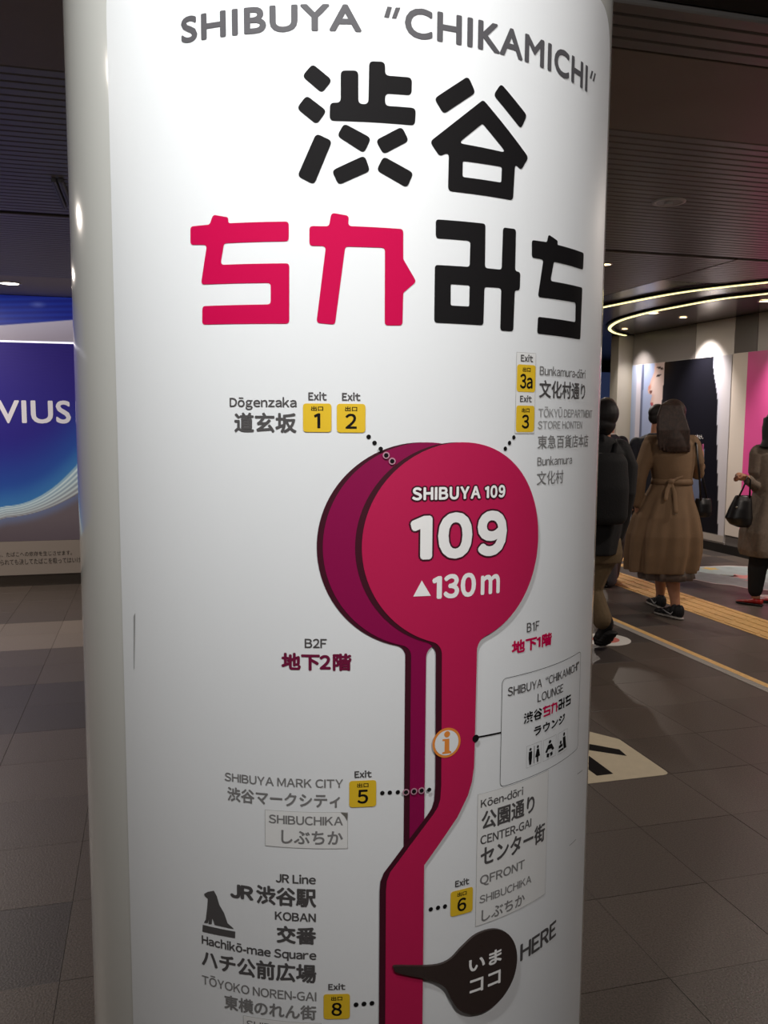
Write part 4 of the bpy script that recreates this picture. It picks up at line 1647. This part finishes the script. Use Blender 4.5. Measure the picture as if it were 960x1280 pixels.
b.limb([J(739, 688, Y), J(728, 716, Y + .1), J(721, 738, Y + .18), J(716, 760, Y + .24), J(714, 790, Y + .26)], [.098, .082, .074, .066, .060])
b.build('trousers', m_khaki, r, .007, 2)
# trailing boot, heel lifted
m_boot = mat('black_boot', '151414', .5)
H_ = J(766, 792, Y - .13)
T_ = J(751, 813, Y - .02)
H_.z += .0
T_.z = .012
shoe(r, o, H_, T_, m_boot, mat('boot_sole', '0f0e0e', .7), 'boot', .12, .055)
H_ = J(718, 792, Y + .24)
H_.z = 0
shoe(r, o, H_, H_ + Vector((-.20, .17, 0)), m_boot, MATS['boot_sole'], 'boot', .11, .05)
bo = J(756, 600, Y - .20)
bo.z = 0
bp_ = J(757, 655, Y - .21)
bk = thing_at('backpack', bp_, 'black backpack worn by the man in khaki trousers', 'backpack')
b = Body(bp_)
b.loft([(J(757, 655, Y - .20), .11, .05, 0), (J(757, 648, Y - .20), .135, .065, 0), (J(758, 610, Y - .20), .14, .075, 0), (J(758, 575, Y - .19), .13, .06, 0), (J(758, 566, Y - .18), .10, .035, 0)], 40)
b.build('pack_body', m_blackc, bk, .009, 12)
b = Body(bp_)
b.limb([J(768, 572, Y - .16), J(770, 556, Y - .10), J(771, 551, Y), J(770, 560, Y + .12)], [.014, .016, .016, .012], .6)
b.limb([J(746, 572, Y - .16), J(738, 556, Y - .10), J(735, 551, Y), J(736, 560, Y + .12)], [.014, .016, .016, .012], .6)
b.build('strap', m_blackc, bk, fuse=False)

# --- man in a dark coat in front of the portrait advertisement
r, o = person(818, 709.5, 'man in a dark navy coat seen behind the woman in the beige coat')
Y = o.y
b = Body(o)
hc = J(824, 520, Y)
yaw = -1.15
Pf, f = head(b, hc, yaw)
b.limb([J(822, 530, Y), J(820, 550, Y)], [.056, .062])
b.loft([(J(817, 545, Y), .08, .06, 0), (J(817, 553, Y), .19, .09, 0), (J(817, 580, Y), .17, .11, 0), (J(817, 610, Y), .15, .11, 0), (J(817, 625, Y), .16, .11, 0)])
for sx, ex in ((-1, -6), (1, 6)):
    b.limb([J(817 + sx * 11, 622, Y), J(817 + sx * 9, 660, Y), J(817 + sx * 8, 701, Y)], [.08, .055, .036])
    w_e = J(817 + sx * 29, 620, Y)
    b.limb([J(817 + sx * 23, 555, Y), J(817 + sx * 27, 590, Y), w_e], [.05, .04, .028])
    hand(b, w_e, (0, .1, -1), (-sx, 0, 0), .5, -sx)
b.build('body', m_skin, r, .006, 2)
face_parts(Pf, r, o, yaw)
b = Body(o)
fo = vdir(yaw)
b.ell(hc - fo * .022 + Vector((0, 0, .034)), (.083, .094, .086), yaw)
b.ell(hc - fo * .055 + Vector((0, 0, -.015)), (.070, .055, .065), yaw)
b.build('hair', m_hair_k, r, .006, 2)
b = Body(o)
b.loft([ringpx(543, 808, 830, Y, .07), ringpx(548, 797, 838, Y, .10), ringpx(555, 790, 844, Y, .12), ringpx(590, 792, 843, Y, .135), ringpx(625, 792, 843, Y, .15, .01), ringpx(660, 789, 846, Y, .17, .02), ringpx(668, 789, 846, Y, .17, .02)], 80, 6, 8)
for sx in (-1, 1):
    b.limb([J(817 + sx * 22, 554, Y), J(817 + sx * 26.5, 590, Y), J(817 + sx * 28, 618, Y)], [.062, .056, .046])
b.limb([J(812, 545, Y - .04), J(820, 545, Y - .07), J(829, 545, Y - .03)], [.03, .03, .03])
b.build('coat', m_navy, r, .007, 2)
for sx in (-1, 1):
    b = Body(o)
    b.limb([J(817 + sx * 9, 655, Y), J(817 + sx * 8, 700, Y)], [.075, .058])
    b.build('trouser_leg', m_blackc, r, .007, 2)
    h_ = J(817 + sx * 8, 700, Y)
    h_.z = 0
    shoe(r, o, h_ + Vector((-.04, 0, 0)), h_ + Vector((.20, .06, 0)), m_leather, m_boot, 'shoe', .075, .042)

# --- person in grey trousers, mostly hidden behind the man in black
r, o = person(763, 734, 'person in grey trousers and dark jacket walking ahead of the man in khaki trousers')
Y = o.y
b = Body(o)
hc = J(759, 514, Y)
yaw = -.5
Pf, f = head(b, hc, yaw)
b.limb([J(759, 527, Y), J(759, 548, Y)], [.056, .062])
b.loft([(J(758, 543, Y), .07, .05, 0), (J(758, 556, Y), .14, .08, 0), (J(759, 580, Y), .15, .11, 0), (J(762, 620, Y), .14, .11, 0), (J(765, 650, Y), .15, .11, 0)])
b.limb([J(759, 640, Y), J(762, 690, Y), J(763, 726, Y)], [.08, .055, .036])
A2 = J(766, 722, Y + .30)
b.limb([J(771, 640, Y), J(773, 684, Y + .12), A2], [.08, .055, .036])
for sx in (-1, 1):
    w_e = J(760 + sx * 13, 612, Y + .04)
    b.limb([J(758 + sx * 17, 558, Y), J(759 + sx * 22, 592, Y), w_e], [.045, .04, .028])
    hand(b, w_e, (0, .1, -1), (-sx, 0, 0), .5, -sx)
b.build('body', m_skin, r, .006, 2)
face_parts(Pf, r, o, yaw)
b = Body(o)
fo = vdir(yaw)
b.ell(hc - fo * .022 + Vector((0, 0, .032)), (.084, .094, .088), yaw)
b.ell(hc - fo * .05 + Vector((0, 0, -.02)), (.072, .055, .065), yaw)
b.build('hair', m_hair_g, r, .006, 2)
b = Body(o)
b.loft([ringpx(541, 748, 770, Y, .06), ringpx(545, 749, 769, Y, .065)], 40)
b.build('shirt_collar', mat('white_shirt', 'd5cfca', .7), r, .006, 2)
b = Body(o)
b.loft([ringpx(543, 748, 770, Y, .075), ringpx(547, 741, 775, Y, .10), ringpx(552, 736, 780, Y, .115), ringpx(590, 738, 781, Y, .13), ringpx(630, 740, 784, Y, .14), ringpx(646, 741, 785, Y, .14)], 60)
for sx in (-1, 1):
    b.limb([J(758 + sx * 19, 553, Y), J(759 + sx * 22, 592, Y), J(760 + sx * 21.5, 628, Y)], [.060, .054, .044])
b.build('jacket', m_navy, r, .007, 2)
b = Body(o)
b.limb([J(760, 640, Y), J(763, 685, Y), J(763, 725, Y)], [.095, .072, .060])
b.limb([J(772, 640, Y), J(775, 672, Y + .06), J(768, 700, Y + .2), J(766, 718, Y + .30)], [.095, .080, .066, .058])
b.build('trousers', m_greyt, r, .007, 2)
h_ = J(762, 725, Y)
h_.z = .008
shoe(r, o, h_ + Vector((-.05, -.03, 0)), h_ + Vector((.05, .18, 0)), m_leather, m_boot, 'shoe', .075, .042)
h_ = A2.copy()
h_.z = .008
shoe(r, o, h_ + Vector((-.05, -.03, 0)), h_ + Vector((.05, .18, 0)), m_leather, m_boot, 'shoe', .075, .042)

# --- woman in grey coat and red flats at the picture's edge
r, o = person(943, 756, 'woman in a grey knee length coat with black cropped trousers and red flat shoes')
Y = o.y
b = Body(o)
hc = J(969, 531, Y)
yaw = .75
Pf, f = head(b, hc, yaw, .97)
b.limb([J(968, 544, Y), J(967, 566, Y)], [.048, .056])
b.loft([(J(967, 557, Y), .07, .05, 0), (J(967, 565, Y), .155, .08, 0), (J(967, 590, Y), .145, .10, 0), (J(967, 615, Y), .115, .09, 0), (J(966, 650, Y), .15, .11, 0), (J(966, 662, Y), .13, .1, 0)])
b.limb([J(955, 655, Y), J(947, 705, Y), J(944.5, 744, Y), J(945, 752, Y)], [.082, .055, .034, .032])
A2 = J(985, 748, Y + .05)
b.limb([J(977, 655, Y), J(983, 705, Y), A2], [.082, .055, .034])
LE, LW = J(948, 612, Y + .02), J(934.5, 598, Y - .10)
b.limb([J(951, 572, Y), LE, LW], [.047, .037, .026])
hand(b, LW, (-.95, -.12, .22), (.1, -.5, -.8), 1.15, 1, .9)
RW = J(998, 650, Y)
b.limb([J(990, 569, Y), J(997, 612, Y), RW], [.047, .037, .026])
hand(b, RW, (0, .1, -1), (-1, 0, 0), .5, -1, .92)
b.build('body', m_skin, r, .0055, 2)
face_parts(Pf, r, o, yaw)
b = Body(o)
fo = vdir(yaw)
b.ell(hc - fo * .024 + Vector((0, 0, .030)), (.088, .098, .092), yaw)
b.loft([ringpx(522, 956, 982, Y - .02, .09), ringpx(538, 953.5, 984, Y - .03, .09), ringpx(550, 953.5, 985, Y - .05, .08), ringpx(559, 950, 986, Y - .06, .06)], 100, 22, 6)
b.limb([J(956, 540, Y - .02), J(953.5, 553, Y - .04), J(949.5, 558.5, Y - .06)], [.012, .010, .005])
b.build('hair', m_hair_k, r, .006, 1)
b = Body(o)
b.loft([ringpx(557, 958, 976, Y, .07), ringpx(561, 947, 986, Y, .095), ringpx(568, 942, 992, Y, .115), ringpx(590, 944, 991, Y, .13), ringpx(615, 943, 991, Y, .14, .01), ringpx(640, 936, 994, Y, .16, .02), ringpx(664, 927, 998, Y, .19, .028), ringpx(686, 925.5, 1000, Y, .20, .032), ringpx(694, 928, 999, Y, .19, .032)], 100, 6, 9)
b.limb([J(948, 567, Y), J(945.5, 590, Y), J(948, 611, Y), J(936, 600.5, Y - .09)], [.068, .062, .060, .042])
b.limb([J(948, 564, Y), J(988, 564, Y)], [.055, .055])
b.limb([J(989, 567, Y), J(996, 612, Y), J(997, 646, Y)], [.060, .055, .045])
b.build('coat', m_greyc, r, .007, 2)
for A, B_, C_ in ((J(954, 680, Y), J(946.5, 712, Y), J(944, 738, Y)), (J(977, 680, Y), J(983, 712, Y), J(985, 738, Y + .03))):
    b = Body(o)
    b.limb([A, B_, C_], [.092, .072, .056])
    b.build('trouser_leg', m_blackc, r, .007, 2)
inv = lambda q: Vector((q[0] * CY_ - q[1] * SY_, q[0] * SY_ + q[1] * CY_, 0))
H_ = inv(on_z(951, 758))
T_ = inv(on_z(926, 754))
T_ = H_ + (T_ - H_).normalized() * .19
shoe(r, o, H_, T_, m_red, m_boot, 'flat_shoe', .048, .036)
h_ = A2.copy()
h_.z = 0
shoe(r, o, h_ + Vector((.03, 0, 0)), h_ + Vector((-.18, .06, 0)), m_red, m_boot, 'flat_shoe', .048, .036)
# her handbag
Yb = Y - .10
bo = J(925, 659, Yb)
hb = thing_at('handbag', bo, 'black leather handbag hanging from the forearm of the woman in grey', 'handbag')
b = Body(bo)
b.loft([ringpx(659, 922, 936, Yb, .035), ringpx(655, 912, 939, Yb, .06), ringpx(647, 906.5, 940.5, Yb, .07), ringpx(636, 911, 940, Yb, .06), ringpx(626, 916, 940, Yb, .045), ringpx(619, 919.5, 939, Yb, .025)], 48, 5, 1)
b.build('bag_body', m_leather, hb, .006, 2)
for dy in (-.025, .025):
    b = Body(bo)
    b.limb([J(923, 622, Yb + dy), J(929, 610, Yb + dy), J(934.5, 595.5, Yb + dy * 1.2), J(938, 600, Yb + dy), J(937, 622, Yb + dy)], [.008, .007, .007, .007, .008], n=8)
    b.build('handle', m_leather, hb, fuse=False)
b = Body(bo)
b.ell(J(921, 634, Yb - .062), (.010, .004, .008))
b.build('clasp', mat('clasp_metal', 'a8a39a', .3, metal=.9), hb, fuse=False)
